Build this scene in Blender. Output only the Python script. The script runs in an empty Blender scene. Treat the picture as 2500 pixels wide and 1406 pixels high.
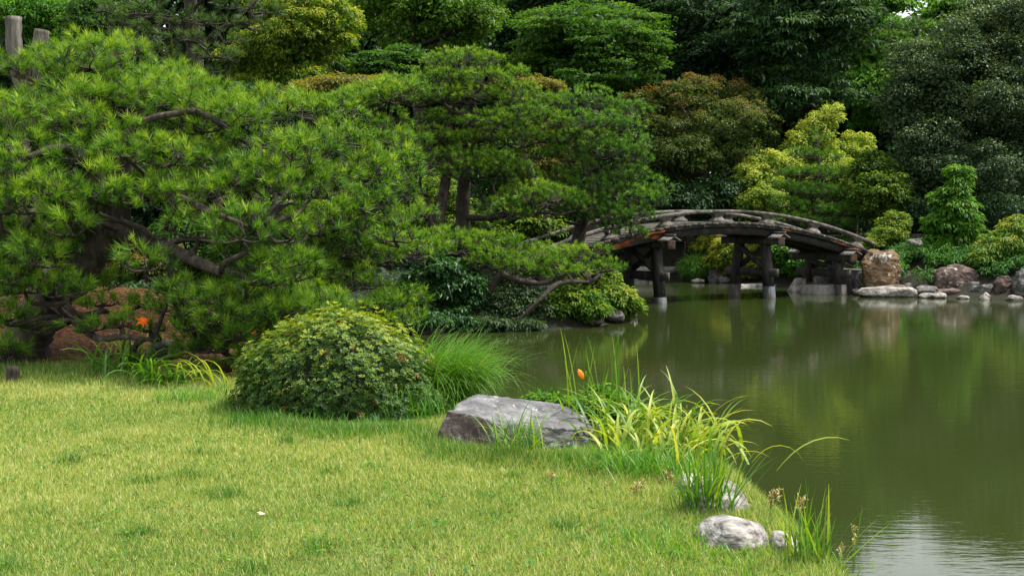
import bpy, math, random
import numpy as np
from mathutils import Vector, noise as mnoise
PI = math.pi
sc = bpy.context.scene
col = sc.collection
rng = np.random.default_rng(7)
random.seed(7)

# ------------------------------------------------------------------ camera, sky, sun, exposure
FPX, CAMZ = 3000.0, 2.0                      # focal length in pixels of the 2500 px wide photograph
PITCH = math.atan(183 / FPX)
cam_d = bpy.data.cameras.new('camera'); cam = bpy.data.objects.new('camera', cam_d); col.objects.link(cam)
cam_d.sensor_width = 36.0; cam_d.lens = FPX / 2500 * 36.0
cam_d.clip_start = 0.1; cam_d.clip_end = 2000
cam.location = (0, 0, CAMZ); cam.rotation_euler = (PI / 2 - PITCH, 0, 0)
sc.camera = cam

SUN_EL, SUN_AZ = math.radians(62), math.radians(76)   # azimuth from +Y towards +X
world = bpy.data.worlds.new('World'); sc.world = world; world.use_nodes = True
wn = world.node_tree; wn.nodes.clear()
sky = wn.nodes.new('ShaderNodeTexSky'); sky.sky_type = 'NISHITA'; sky.sun_disc = False
sky.sun_elevation = SUN_EL; sky.sun_rotation = SUN_AZ
cmix = wn.nodes.new('ShaderNodeMix'); cmix.data_type = 'RGBA'
tc = wn.nodes.new('ShaderNodeTexCoord'); cn = wn.nodes.new('ShaderNodeTexNoise'); cn.inputs['Scale'].default_value = 2.2; cn.inputs['Detail'].default_value = 6
cr = wn.nodes.new('ShaderNodeMapRange'); cr.inputs['From Min'].default_value = 0.3; cr.inputs['From Max'].default_value = 0.6
cr.inputs['To Min'].default_value = 0.6; cr.inputs['To Max'].default_value = 1.0
bg = wn.nodes.new('ShaderNodeBackground'); wo = wn.nodes.new('ShaderNodeOutputWorld')
wn.links.new(tc.outputs['Generated'], cn.inputs['Vector']); wn.links.new(cn.outputs['Fac'], cr.inputs['Value'])
wn.links.new(cr.outputs['Result'], cmix.inputs['Factor']); wn.links.new(sky.outputs['Color'], cmix.inputs[6])
cmix.inputs[7].default_value = (14.0, 14.3, 14.8, 1)     # thin bright cloud
wn.links.new(cmix.outputs[2], bg.inputs['Color']); bg.inputs['Strength'].default_value = 0.058
wn.links.new(bg.outputs['Background'], wo.inputs['Surface'])
sun_d = bpy.data.lights.new('sun', 'SUN'); sun_d.energy = 4.6; sun_d.angle = math.radians(10); sun_d.color = (1, .95, .86)
sun = bpy.data.objects.new('sun', sun_d); col.objects.link(sun)
sdir = Vector((math.sin(SUN_AZ) * math.cos(SUN_EL), math.cos(SUN_AZ) * math.cos(SUN_EL), math.sin(SUN_EL)))
sun.rotation_euler = sdir.to_track_quat('Z', 'Y').to_euler(); sun.location = sdir * 60

sc.view_settings.view_transform = 'Standard'; sc.view_settings.look = 'None'
sc.view_settings.exposure = 0.98; sc.view_settings.gamma = 1.0; sc.view_settings.use_curve_mapping = False
sc.render.engine = 'CYCLES'
cy = sc.cycles; cy.max_bounces = 7; cy.diffuse_bounces = 3; cy.glossy_bounces = 3; cy.transmission_bounces = 4; cy.transparent_max_bounces = 4
cy.caustics_reflective = False; cy.caustics_refractive = False

# ------------------------------------------------------------------ from the photograph's pixels to the place
_c, _s = math.cos(PITCH), math.sin(PITCH)
def ray(px, py):
    a, b = (px - 1250) / FPX, -(py - 703) / FPX
    return np.array((a, _c + b * _s, -_s + b * _c))
def P(px, py, D):
    r = ray(px, py); return np.array((0, 0, CAMZ)) + r * (D / r[1])
def M(px, D): return px * D / FPX            # pixels to metres at distance D

# ------------------------------------------------------------------ small tools
def nrm(v): return v / np.maximum(np.linalg.norm(v, axis=-1, keepdims=True), 1e-9)
def sstep(a, b, x):
    t = np.clip((x - a) / (b - a), 0, 1); return t * t * (3 - 2 * t)
def wav(x, y, f, seed=0):                    # cheap smooth pseudo-noise, about -1..1
    r = np.random.default_rng(seed + 100); s = 0
    for k in range(5):
        an = r.uniform(0, 2 * PI); ff = f * r.uniform(.6, 1.7)
        s = s + np.sin((x * math.cos(an) + y * math.sin(an)) * ff + r.uniform(0, 6.28))
    return s / 3.2

def tag(o, label=None, cat=None, group=None, kind=None):
    if label: o['label'] = label
    if cat: o['category'] = cat
    if group: o['group'] = group
    if kind: o['kind'] = kind
    return o
def empty(name, loc, label, cat, group=None):
    o = bpy.data.objects.new(name, None); col.objects.link(o); o.location = tuple(float(a) for a in loc)
    o.empty_display_size = .2
    return tag(o, label, cat, group)

class MB:
    """collects faces; build() links them as one mesh object"""
    def __init__(s): s.V = []; s.Q = []; s.T = []; s.A = []; s.n = 0
    def add(s, V, Q=None, T=None, tint=0.5):
        V = np.asarray(V, float).reshape(-1, 3)
        if Q is not None and len(Q): s.Q.append(np.asarray(Q, int).reshape(-1, 4) + s.n)
        if T is not None and len(T): s.T.append(np.asarray(T, int).reshape(-1, 3) + s.n)
        s.V.append(V); s.A.append(np.broadcast_to(np.asarray(tint, float), (len(V),))); s.n += len(V)
        return s
    def mesh(s, name, mat, origin=(0, 0, 0), smooth=False):
        V = np.concatenate(s.V) - np.asarray(origin, float)
        Q = np.concatenate(s.Q) if s.Q else np.zeros((0, 4), int)
        T = np.concatenate(s.T) if s.T else np.zeros((0, 3), int)
        me = bpy.data.meshes.new(name)
        me.vertices.add(len(V)); me.vertices.foreach_set('co', V.astype(np.float32).ravel())
        loops = np.concatenate([Q.ravel(), T.ravel()]).astype(np.int32)
        me.loops.add(len(loops)); me.loops.foreach_set('vertex_index', loops)
        st = np.concatenate([np.arange(len(Q)) * 4, len(Q) * 4 + np.arange(len(T)) * 3]).astype(np.int32)
        me.polygons.add(len(st)); me.polygons.foreach_set('loop_start', st)
        if smooth: me.polygons.foreach_set('use_smooth', np.ones(len(st), bool))
        at = me.attributes.new('tint', 'FLOAT', 'POINT'); at.data.foreach_set('value', np.concatenate(s.A).astype(np.float32))
        me.update(calc_edges=True)
        if mat: me.materials.append(mat)
        return me
    def build(s, name, mat, parent=None, smooth=False):
        o = bpy.data.objects.new(name, s.mesh(name, mat, parent_origin(parent), smooth)); col.objects.link(o)
        if parent: o.parent = parent
        return o
def parent_origin(p):
    v = np.zeros(3)
    while p is not None:
        v = v + np.array(p.location); p = p.parent
    return v
def put(name, me, loc, parent=None, rot=None, scale=None):       # one more object on shared mesh data
    o = bpy.data.objects.new(name, me); col.objects.link(o)
    if parent: o.parent = parent
    o.location = np.asarray(loc, float) - parent_origin(parent)
    if rot is not None: o.rotation_euler = rot
    if scale is not None: o.scale = scale
    return o

def spline(pts, n):
    pts = np.asarray(pts, float); k = len(pts)
    if k < 3: t = np.linspace(0, 1, n)[:, None]; return pts[0] * (1 - t) + pts[-1] * t
    e = np.vstack([2 * pts[0] - pts[1], pts, 2 * pts[-1] - pts[-2]]); out = []
    for t in np.linspace(0, k - 1 - 1e-6, n):
        i = int(t); f = t - i; a, b, c, d = e[i:i + 4]
        out.append(.5 * (2 * b + (c - a) * f + (2 * a - 5 * b + 4 * c - d) * f * f + (3 * b - a - 3 * c + d) * f ** 3))
    return np.array(out)
def tube(mb, pts, radii, n=10, sides=7, tint=.5, rough=.0, seed=0, cap=True):
    """radii per control point; pts (k,3)"""
    pr = np.hstack([np.asarray(pts, float), np.asarray(radii, float)[:, None]])
    s = spline(pr, n); c, r = s[:, :3], np.maximum(s[:, 3], .001)
    tg = nrm(np.gradient(c, axis=0)); up = np.array((.3, .2, .93)); up = up if abs(tg[0] @ up) < .9 else np.array((1., 0, 0))
    a = nrm(np.cross(tg, up)); b = np.cross(tg, a)
    th = np.arange(sides) * 2 * PI / sides
    rr = r[:, None] * np.ones((1, sides))
    if rough: rr = rr * (1 + rough * np.random.default_rng(seed).uniform(-1, 1, rr.shape))
    V = c[:, None] + (a[:, None] * np.cos(th)[None, :, None] + b[:, None] * np.sin(th)[None, :, None]) * rr[:, :, None]
    i = np.arange(n - 1)[:, None] * sides; j = np.arange(sides)[None]; j2 = (j + 1) % sides
    Q = np.stack([i + j, i + j2, i + sides + j2, i + sides + j], -1).reshape(-1, 4)
    V = V.reshape(-1, 3); T = None
    if cap:
        V = np.vstack([V, c[-1], c[0]]); m = n * sides; jj = np.arange(sides); j3 = (jj + 1) % sides
        T = np.vstack([np.stack([(n - 1) * sides + jj, (n - 1) * sides + j3, np.full(sides, m)], -1), np.stack([j3, jj, np.full(sides, m + 1)], -1)])
    mb.add(V, Q, T, tint); return c
def twigs(mb, A, B, ra, rb, tint=.5):        # many three-sided tapering twigs at once
    d = nrm(B - A); x = nrm(np.cross(d, np.array((.21, .43, .88)))); y = np.cross(d, x); n = len(A)
    V = []
    for Pn, r in ((A, ra), (B, rb)):
        for k in range(3):
            t = k * 2 * PI / 3; V.append(Pn + (x * math.cos(t) + y * math.sin(t)) * r)
    V = np.stack(V, 1); o = np.arange(n)[:, None] * 6
    Q = np.concatenate([o + np.array([[k, (k + 1) % 3, 3 + (k + 1) % 3, 3 + k]]) for k in range(3)])
    mb.add(V.reshape(-1, 3), Q, None, tint)
HEXF = [(0, 3, 2, 1), (4, 5, 6, 7), (0, 1, 5, 4), (1, 2, 6, 5), (2, 3, 7, 6), (3, 0, 4, 7)]
def hexa(mb, p8, tint=.5): mb.add(p8, HEXF, None, tint)
def box(mb, x0, x1, y0, y1, z0, z1, f=None, tint=.5):
    p = [(x0, y0, z0), (x1, y0, z0), (x1, y1, z0), (x0, y1, z0), (x0, y0, z1), (x1, y0, z1), (x1, y1, z1), (x0, y1, z1)]
    hexa(mb, [f(*q) for q in p] if f else p, tint)

# ------------------------------------------------------------------ materials
def newmat(name):
    m = bpy.data.materials.new(name); m.use_nodes = True; nt = m.node_tree; nt.nodes.clear()
    return m, nt, nt.nodes.new, nt.links.new
def ramp(N, stops):
    r = N('ShaderNodeValToRGB'); e = r.color_ramp.elements
    while len(e) < len(stops): e.new(.5)
    for k, (p, c) in enumerate(stops): e[k].position = p; e[k].color = (*c, 1)
    return r
def leaf_mat(name, stops, trans=.35, rough=.55, spec=.2, tcol=1.5):
    m, nt, N, L = newmat(name)
    at = N('ShaderNodeAttribute'); at.attribute_name = 'tint'; r = ramp(N, stops); L(at.outputs['Fac'], r.inputs['Fac'])
    b = N('ShaderNodeBsdfPrincipled'); b.inputs['Roughness'].default_value = rough; b.inputs['Specular IOR Level'].default_value = spec
    L(r.outputs['Color'], b.inputs['Base Color'])
    t = N('ShaderNodeBsdfTranslucent'); g = N('ShaderNodeMix'); g.data_type = 'RGBA'; g.blend_type = 'MULTIPLY'; g.inputs['Factor'].default_value = 1
    g.inputs[7].default_value = (tcol * 1.05, tcol, tcol * .35, 1); L(r.outputs['Color'], g.inputs[6]); L(g.outputs[2], t.inputs['Color'])
    mx = N('ShaderNodeMixShader'); mx.inputs['Fac'].default_value = trans
    L(b.outputs[0], mx.inputs[1]); L(t.outputs[0], mx.inputs[2]); o = N('ShaderNodeOutputMaterial'); L(mx.outputs[0], o.inputs['Surface'])
    return m
def rough_mat(name, stops, scale=6, detail=8, rough=.85, bump=.5, bscale=None, stretch=(1, 1, 1), patch=None, dist=.0, bdist=.02, spec=.3, coords='Object'):
    """noise-coloured surface with relief; patch = (colour, scale, threshold, softness, stretch)"""
    m, nt, N, L = newmat(name)
    tcn = N('ShaderNodeTexCoord'); mp = N('ShaderNodeMapping'); mp.inputs['Scale'].default_value = stretch; L(tcn.outputs[coords], mp.inputs['Vector'])
    oi = N('ShaderNodeObjectInfo'); ad = N('ShaderNodeVectorMath'); L(mp.outputs[0], ad.inputs[0])
    cmb = N('ShaderNodeCombineXYZ'); mu = N('ShaderNodeMath'); mu.operation = 'MULTIPLY'; mu.inputs[1].default_value = 37; L(oi.outputs['Random'], mu.inputs[0])
    L(mu.outputs[0], cmb.inputs[0]); L(mu.outputs[0], cmb.inputs[2]); L(cmb.outputs[0], ad.inputs[1])
    n1 = N('ShaderNodeTexNoise'); n1.inputs['Scale'].default_value = scale; n1.inputs['Detail'].default_value = detail; n1.inputs['Roughness'].default_value = .65; n1.inputs['Distortion'].default_value = dist
    L(ad.outputs[0], n1.inputs['Vector']); r = ramp(N, stops); L(n1.outputs['Fac'], r.inputs['Fac'])
    c = r.outputs['Color']
    if patch:
        for pc, ps, th, so, pst in patch:
            mp2 = N('ShaderNodeMapping'); mp2.inputs['Scale'].default_value = pst; L(tcn.outputs[coords], mp2.inputs['Vector'])
            a2 = N('ShaderNodeVectorMath'); L(mp2.outputs[0], a2.inputs[0]); L(cmb.outputs[0], a2.inputs[1])
            n2 = N('ShaderNodeTexNoise'); n2.inputs['Scale'].default_value = ps; n2.inputs['Detail'].default_value = 5; L(a2.outputs[0], n2.inputs['Vector'])
            mr = N('ShaderNodeMapRange'); mr.inputs['From Min'].default_value = th; mr.inputs['From Max'].default_value = th + so; L(n2.outputs['Fac'], mr.inputs['Value'])
            mx = N('ShaderNodeMix'); mx.data_type = 'RGBA'; L(mr.outputs[0], mx.inputs['Factor']); L(c, mx.inputs[6]); mx.inputs[7].default_value = (*pc, 1); c = mx.outputs[2]
    b = N('ShaderNodeBsdfPrincipled'); b.inputs['Roughness'].default_value = rough; b.inputs['Specular IOR Level'].default_value = spec; L(c, b.inputs['Base Color'])
    n3 = N('ShaderNodeTexNoise'); n3.inputs['Scale'].default_value = bscale or scale * 3; n3.inputs['Detail'].default_value = 8; L(ad.outputs[0], n3.inputs['Vector'])
    bp = N('ShaderNodeBump'); bp.inputs['Strength'].default_value = bump; bp.inputs['Distance'].default_value = bdist; L(n3.outputs['Fac'], bp.inputs['Height']); L(bp.outputs[0], b.inputs['Normal'])
    o = N('ShaderNodeOutputMaterial'); L(b.outputs[0], o.inputs['Surface'])
    return m
def plain(name, c, rough=.6, spec=.3):
    m, nt, N, L = newmat(name); b = N('ShaderNodeBsdfPrincipled'); b.inputs['Base Color'].default_value = (*c, 1); b.inputs['Roughness'].default_value = rough; b.inputs['Specular IOR Level'].default_value = spec
    o = N('ShaderNodeOutputMaterial'); L(b.outputs[0], o.inputs['Surface']); return m

PINE = [(0, (.009, .026, .006)), (.3, (.034, .105, .009)), (.62, (.12, .255, .016)), (1, (.30, .42, .03))]
m_pine = leaf_mat('pine_needles', PINE, .25, .5, .3)
m_pine_far = leaf_mat('far_pine_needles', [(0, (.014, .045, .010)), (.35, (.040, .125, .014)), (.7, (.10, .235, .022)), (1, (.20, .33, .03))], .30, .45, .4)
m_pine_pale = leaf_mat('pale_pine_needles', [(0, (.02, .045, .012)), (.5, (.045, .10, .022)), (1, (.13, .20, .03))], .30, .45, .4)
m_yellow = leaf_mat('yellow_green_leaves', [(0, (.02, .055, .008)), (.45, (.065, .14, .012)), (.75, (.17, .25, .02)), (1, (.36, .36, .045))], .4)
m_round = leaf_mat('camphor_leaves', [(0, (.020, .060, .008)), (.5, (.062, .155, .013)), (1, (.18, .30, .03))], .38)
m_maple = leaf_mat('maple_leaves', [(0, (.012, .042, .008)), (.5, (.034, .10, .012)), (1, (.10, .20, .02))], .4)
m_dark = leaf_mat('dark_leaves', [(0, (.008, .026, .009)), (.6, (.018, .055, .016)), (1, (.05, .115, .022))], .3)
m_zelk = leaf_mat('long_dark_leaves', [(0, (.010, .032, .010)), (.6, (.030, .085, .019)), (1, (.11, .20, .032))], .3, .6, .2)
m_holly = leaf_mat('small_glossy_leaves', [(0, (.014, .036, .012)), (.55, (.030, .068, .02)), (1, (.10, .16, .04))], .25, .55, .3)
m_olive = leaf_mat('olive_leaves', [(0, (.05, .055, .008)), (.5, (.11, .115, .014)), (1, (.22, .19, .03))], .4)
m_bronze = leaf_mat('bronze_leaves', [(0, (.028, .055, .012)), (.35, (.045, .085, .014)), (.7, (.080, .098, .017)), (1, (.16, .08, .022))], .4)
m_gold = leaf_mat('golden_conifer_sprays', [(0, (.03, .085, .012)), (.4, (.08, .18, .016)), (.7, (.215, .31, .03)), (1, (.40, .45, .065))], .35)
m_bright = leaf_mat('bright_green_leaves', [(0, (.02, .075, .008)), (.5, (.055, .17, .012)), (1, (.16, .29, .03))], .42)
m_camel = leaf_mat('camellia_leaves', [(0, (.008, .035, .008)), (.6, (.02, .085, .012)), (1, (.06, .17, .018))], .25, .5, .35)
m_azalea = leaf_mat('azalea_leaves', [(0, (.012, .045, .007)), (.4, (.032, .092, .009)), (.72, (.125, .195, .015)), (.97, (.31, .34, .032)), (1, (.26, .07, .02))], .34, .55, .3)
m_shrub = leaf_mat('shore_shrub_leaves', [(0, (.02, .06, .008)), (.45, (.06, .15, .012)), (.8, (.16, .24, .018)), (1, (.32, .28, .04))], .38)
m_bamboo = leaf_mat('dwarf_bamboo_leaves', [(0, (.012, .05, .010)), (.5, (.035, .13, .018)), (1, (.12, .25, .03))], .35)
m_lawn = leaf_mat('lawn_blades', [(0, (.035, .15, .022)), (.3, (.085, .20, .032)), (.5, (.22, .31, .062)), (.75, (.39, .44, .13)), (1, (.60, .55, .30))], .35, .55, .25, 1.25)
m_grass = leaf_mat('tall_grass_blades', [(0, (.025, .11, .012)), (.45, (.07, .22, .014)), (.8, (.19, .33, .02)), (1, (.42, .36, .14))], .4, .45, .35, 1.3)
m_lily = leaf_mat('daylily_blades', [(0, (.02, .085, .012)), (.4, (.055, .17, .015)), (.7, (.22, .32, .025)), (1, (.44, .43, .06))], .4, .45, .35, 1.3)
m_litter = leaf_mat('fallen_pine_needles', [(0, (.035, .013, .007)), (.45, (.095, .032, .014)), (.75, (.17, .08, .03)), (1, (.25, .17, .075))], .1, .8, .2)
m_seed = leaf_mat('dry_seed_heads', [(0, (.16, .18, .06)), (.6, (.42, .32, .14)), (1, (.62, .52, .34))], .25, .7, .2)
m_petal = leaf_mat('orange_petals', [(0, (.70, .07, .01)), (.6, (.85, .16, .015)), (1, (.90, .40, .03))], .35, .5, .2, 1.2)

m_bark = rough_mat('pine_bark', [(.3, (.018, .014, .011)), (.55, (.060, .048, .038)), (.75, (.15, .125, .10))], 14, 8, .95, 1.0, 18, (1, 1, .35), bdist=.03)
m_twig = rough_mat('dark_branch_bark', [(.3, (.014, .011, .009)), (.6, (.045, .036, .028)), (.8, (.13, .11, .09))], 16, 6, .95, .6, 30)
m_pale_bark = rough_mat('pale_smooth_bark', [(.3, (.06, .05, .04)), (.6, (.16, .135, .11)), (.8, (.27, .24, .2))], 9, 6, .9, .5, 20)
m_dead = rough_mat('weathered_dead_wood', [(.28, (.014, .013, .011)), (.5, (.085, .076, .064)), (.72, (.21, .195, .17))], 10, 8, .9, 1.0, 14, (1, 1, .12), bdist=.02)
m_deck = rough_mat('weathered_bridge_timber', [(.3, (.035, .031, .027)), (.55, (.125, .112, .096)), (.75, (.27, .25, .215))], 7, 9, .9, .7, 30, (1, 1, 1), patch=[((.03, .035, .022), 2.2, .53, .12, (1, 1, 1))])
ORANGE = [((.30, .085, .022), 1.1, .60, .07, (.8, .8, 3.2)), ((.012, .010, .009), 2.5, .56, .15, (1, 1, 1))]
m_plank = rough_mat('mossy_deck_plank', [(.3, (.016, .015, .012)), (.55, (.06, .055, .044)), (.75, (.15, .14, .115))], 7, 9, .9, .7, 30)
m_beam = rough_mat('dark_worn_beam', [(.3, (.008, .0075, .007)), (.55, (.030, .027, .024)), (.78, (.085, .075, .065))], 5, 9, .85, .8, 22, (1, 1, 2.5), patch=ORANGE)
m_post = rough_mat('dark_bridge_post', [(.3, (.008, .0075, .007)), (.55, (.032, .028, .025)), (.75, (.10, .09, .08))], 12, 9, .85, .8, 25, (1, 1, .12), patch=[((.26, .07, .02), 1.3, .66, .06, (1.6, 1.6, .6))])
m_sleeve = rough_mat('grey_post_foot', [(.3, (.022, .020, .018)), (.5, (.06, .055, .05)), (.75, (.16, .15, .14))], 9, 8, .85, .5, 25, (1, 1, .3), patch=[((.05, .07, .085), 2.6, .58, .1, (1, 1, .3)), ((.11, .03, .032), 2.3, .60, .08, (1.3, 1, .4))])
m_slat = rough_mat('grey_cap_slats', [(.3, (.05, .045, .04)), (.6, (.17, .16, .145)), (.8, (.34, .32, .30))], 14, 6, .85, .5, 30)
m_endwood = rough_mat('orange_beam_end', [(.3, (.06, .05, .045)), (.52, (.13, .10, .08)), (.62, (.30, .10, .03))], 6, 6, .85, .5, 30)
m_rockfront = rough_mat('brown_shaded_stone', [(.28, (.010, .008, .007)), (.5, (.038, .027, .021)), (.72, (.09, .072, .06))], 6, 12, .8, 1.0, 14, (1.4, 1, .6), bdist=.05, spec=.35)  # boulder front: brown stone with the shade of that side painted in
m_rockfg = rough_mat('slate_boulder', [(.30, (.022, .021, .021)), (.5, (.085, .084, .088)), (.68, (.20, .20, .21))], 5, 12, .75, 1.0, 13, (1, 1, 1.6), patch=[((.055, .034, .022), 2.2, .56, .15, (1, 1, 1)), ((.36, .36, .36), 16, .64, .08, (1, 1, 1))], bdist=.05, spec=.45)
m_pale = rough_mat('pale_ribbed_stone', [(.34, (.05, .043, .038)), (.47, (.17, .16, .148)), (.64, (.36, .345, .325))], 9, 10, .9, .9, 16, (.9, 1.3, 3.2), dist=.15, bdist=.025, patch=[((.10, .09, .065), 9, .58, .12, (1, 1, 1))])
m_ochre = rough_mat('ochre_boulder', [(.26, (.022, .016, .012)), (.45, (.10, .062, .030)), (.6, (.19, .13, .075)), (.75, (.34, .30, .25))], 3.5, 12, .9, 1.0, 8, (1, 1, 1.7), patch=[((.55, .53, .48), 4.5, .60, .1, (1, 1, 1)), ((.025, .02, .018), 3.2, .58, .1, (1, 1, 1))], dist=1.2, bdist=.06)
m_brown = rough_mat('brown_boulder', [(.28, (.014, .010, .009)), (.5, (.065, .044, .036)), (.72, (.18, .14, .12))], 5, 12, .9, 1.0, 10, (1, 1, 1), patch=[((.40, .37, .33), 6, .62, .1, (1, 1, 1))], bdist=.06)
m_grey = rough_mat('grey_shore_rock', [(.28, (.02, .019, .018)), (.5, (.085, .082, .076)), (.72, (.24, .23, .22))], 6, 12, .9, 1.0, 11, bdist=.05)
m_white = rough_mat('pale_shore_stone', [(.3, (.06, .055, .05)), (.5, (.20, .185, .165)), (.7, (.42, .40, .37))], 7, 10, .9, .8, 14, bdist=.04)
m_conc = rough_mat('stained_concrete', [(.3, (.10, .095, .085)), (.5, (.24, .23, .205)), (.7, (.36, .35, .32))], 6, 9, .9, .6, 20)
m_plaster = plain('white_plaster', (.78, .77, .74), .8)
m_tile = rough_mat('grey_roof', [(.3, (.06, .062, .066)), (.7, (.15, .155, .16))], 6, 6, .7, .4)
m_sign = rough_mat('dark_brown_board', [(.3, (.028, .017, .015)), (.7, (.05, .032, .029))], 5, 5, .5, .2)
m_metal = plain('pale_metal_post', (.5, .5, .5), .45, .5)
m_paper = plain('pale_dry_leaf', (.50, .44, .33), .8)

# ------------------------------------------------------------------ terrain and pond
POND = np.array([(1.80, 4.2), (1.60, 5.3), (1.56, 6.1), (1.52, 7.0), (1.46, 7.8), (1.25, 9.0), (.6, 10.0), (-.2, 10.7), (-.9, 11.3), (-1.7, 11.6), (-2.6, 11.55), (-2.95, 11.9),
    (-2.85, 12.6), (-2.5, 13.6), (-2.6, 15), (-2.7, 17), (-2.2, 19.2), (-1.7, 20.2), (0, 20.7), (1.2, 21.4), (1.95, 22.4), (2.35, 24.0), (2.0, 26), (1.4, 28), (.5, 31), (-2, 34), (-5, 36),
    (-4, 39), (0, 38.5), (4.5, 36.6), (6.2, 35.3), (7.2, 33.4), (7.9, 31.6), (8.7, 30.4), (9.2, 29.55), (11.6, 27.95), (14, 26.5), (20, 24), (24, 18), (22, 8), (16, 0), (8, -4), (3, -2), (2.2, 2)])
FAR_A, FAR_B = 26, 38
def seg_d(x, y, a, b):
    ab = b - a; t = np.clip(((x - a[0]) * ab[0] + (y - a[1]) * ab[1]) / (ab @ ab), 0, 1)
    return np.hypot(x - a[0] - t * ab[0], y - a[1] - t * ab[1])
def height(x, y):
    x = np.asarray(x, float); y = np.asarray(y, float)
    n = len(POND); dn = np.full(x.shape, 1e9); df = np.full(x.shape, 1e9); ins = np.zeros(x.shape, bool)
    for k in range(n):
        a, b = POND[k], POND[(k + 1) % n]; d = seg_d(x, y, a, b)
        if FAR_A <= k < FAR_B: df = np.minimum(df, d)
        else: dn = np.minimum(dn, d)
        c = ((a[1] > y) != (b[1] > y)); xx = (b[0] - a[0]) * (y - a[1]) / (b[1] - a[1] + 1e-12) + a[0]; ins ^= c & (x < xx)
    d = np.minimum(dn, df); wf = sstep(.3, .7, dn / (dn + df + 1e-6))
    wv = wav(x, y, 1.3, 1) * .03 + wav(x, y, 4, 2) * .012
    pen = sstep(14, 19, y)
    near = .40 * sstep(-.10, .16, d) * (1 - pen) + pen * (.38 * sstep(0, .5, d) + .05 * np.clip(d - .5, 0, 5))
    near = near + .50 * np.exp(-(((x + 5.4) / 2.3) ** 2 + ((y - 16.6) / 2.4) ** 2)) * sstep(.2, 1.5, d)
    far = 1.02 * sstep(-.15, 2.7, d) ** .8 + .045 * np.clip(d - 4, 0, 60)
    land = near * (1 - wf) + far * wf + wv * sstep(.1, .5, d) * (.35 + .65 * sstep(12, 16, y))
    return np.where(ins, -.55 * sstep(0, 1.2, d), land)
def h1(x, y): return float(height(np.array([x]), np.array([y]))[0])
def G(px, py):                                # where the ray through a pixel meets the ground
    r = ray(px, py); r = r / r[1]; D = np.arange(4.5, 60, .04)
    X = r[0] * D; Z = CAMZ + r[2] * D; H = np.where(D < 9, np.maximum(height(X, D), .3), height(X, D)); k = int(np.argmax(Z <= H)); return np.array((X[k], D[k], H[k]))
def GD(px, D):                                # ground under pixel column px at distance D
    x = (px - 1250) / FPX * D * 1.0; return np.array((x, D, h1(x, D)))

def axis(lo, hi, fine0, fine1, st, grow=1.25):
    a = list(np.arange(fine0, fine1, st)); s = st; v = fine1
    while v < hi: a.append(v); s *= grow; v += s
    s = st; v = fine0 - st; b = []
    while v > lo: b.append(v); s *= grow; v -= s
    return np.array([lo] + b[::-1] + a + [hi])
gx = axis(-400, 400, -9, 15, .16); gy = axis(-200, 600, 3.5, 38, .16)
X, Y = np.meshgrid(gx, gy); Z = height(X, Y)
nx, ny = len(gx), len(gy); ii = (np.arange(ny - 1)[:, None] * nx + np.arange(nx - 1)[None]).ravel()
litter_mask = np.clip(sstep(-2.6, -3.4, X) * sstep(11.9, 12.5, Y + .12 * wav(X, Y, 3, 5)) * (Y < 19), 0, 1)
lawn_mask = (1 - litter_mask) * (Y < 12.6)
mb = MB().add(np.stack([X, Y, Z], -1).reshape(-1, 3), np.stack([ii, ii + 1, ii + nx + 1, ii + nx], -1), None, (litter_mask * .5 + lawn_mask * 1.0).ravel())
def ground_mat():
    m, nt, N, L = newmat('garden_soil'); at = N('ShaderNodeAttribute'); at.attribute_name = 'tint'
    r = ramp(N, [(0, (.014, .015, .008)), (.3, (.03, .02, .012)), (.5, (.055, .023, .011)), (.8, (.08, .09, .03)), (1, (.10, .12, .035))]); L(at.outputs['Fac'], r.inputs['Fac'])
    tcn = N('ShaderNodeTexCoord'); n = N('ShaderNodeTexNoise'); n.inputs['Scale'].default_value = 9; n.inputs['Detail'].default_value = 9; L(tcn.outputs['Object'], n.inputs['Vector'])
    mr = N('ShaderNodeMapRange'); mr.inputs['From Min'].default_value = .3; mr.inputs['From Max'].default_value = .7; mr.inputs['To Min'].default_value = .45; mr.inputs['To Max'].default_value = 1.35; L(n.outputs['Fac'], mr.inputs['Value'])
    mx = N('ShaderNodeMix'); mx.data_type = 'RGBA'; mx.blend_type = 'MULTIPLY'; mx.inputs['Factor'].default_value = 1; L(r.outputs['Color'], mx.inputs[6]); L(mr.outputs[0], mx.inputs[7])
    b = N('ShaderNodeBsdfPrincipled'); b.inputs['Roughness'].default_value = .95; b.inputs['Specular IOR Level'].default_value = .2; L(mx.outputs[2], b.inputs['Base Color'])
    bp = N('ShaderNodeBump'); bp.inputs['Distance'].default_value = .03; L(n.outputs['Fac'], bp.inputs['Height']); L(bp.outputs[0], b.inputs['Normal'])
    o = N('ShaderNodeOutputMaterial'); L(b.outputs[0], o.inputs['Surface']); return m
tag(mb.build('ground', ground_mat(), smooth=True), 'garden ground of lawn, litter and soil around the pond', kind='structure')

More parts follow.
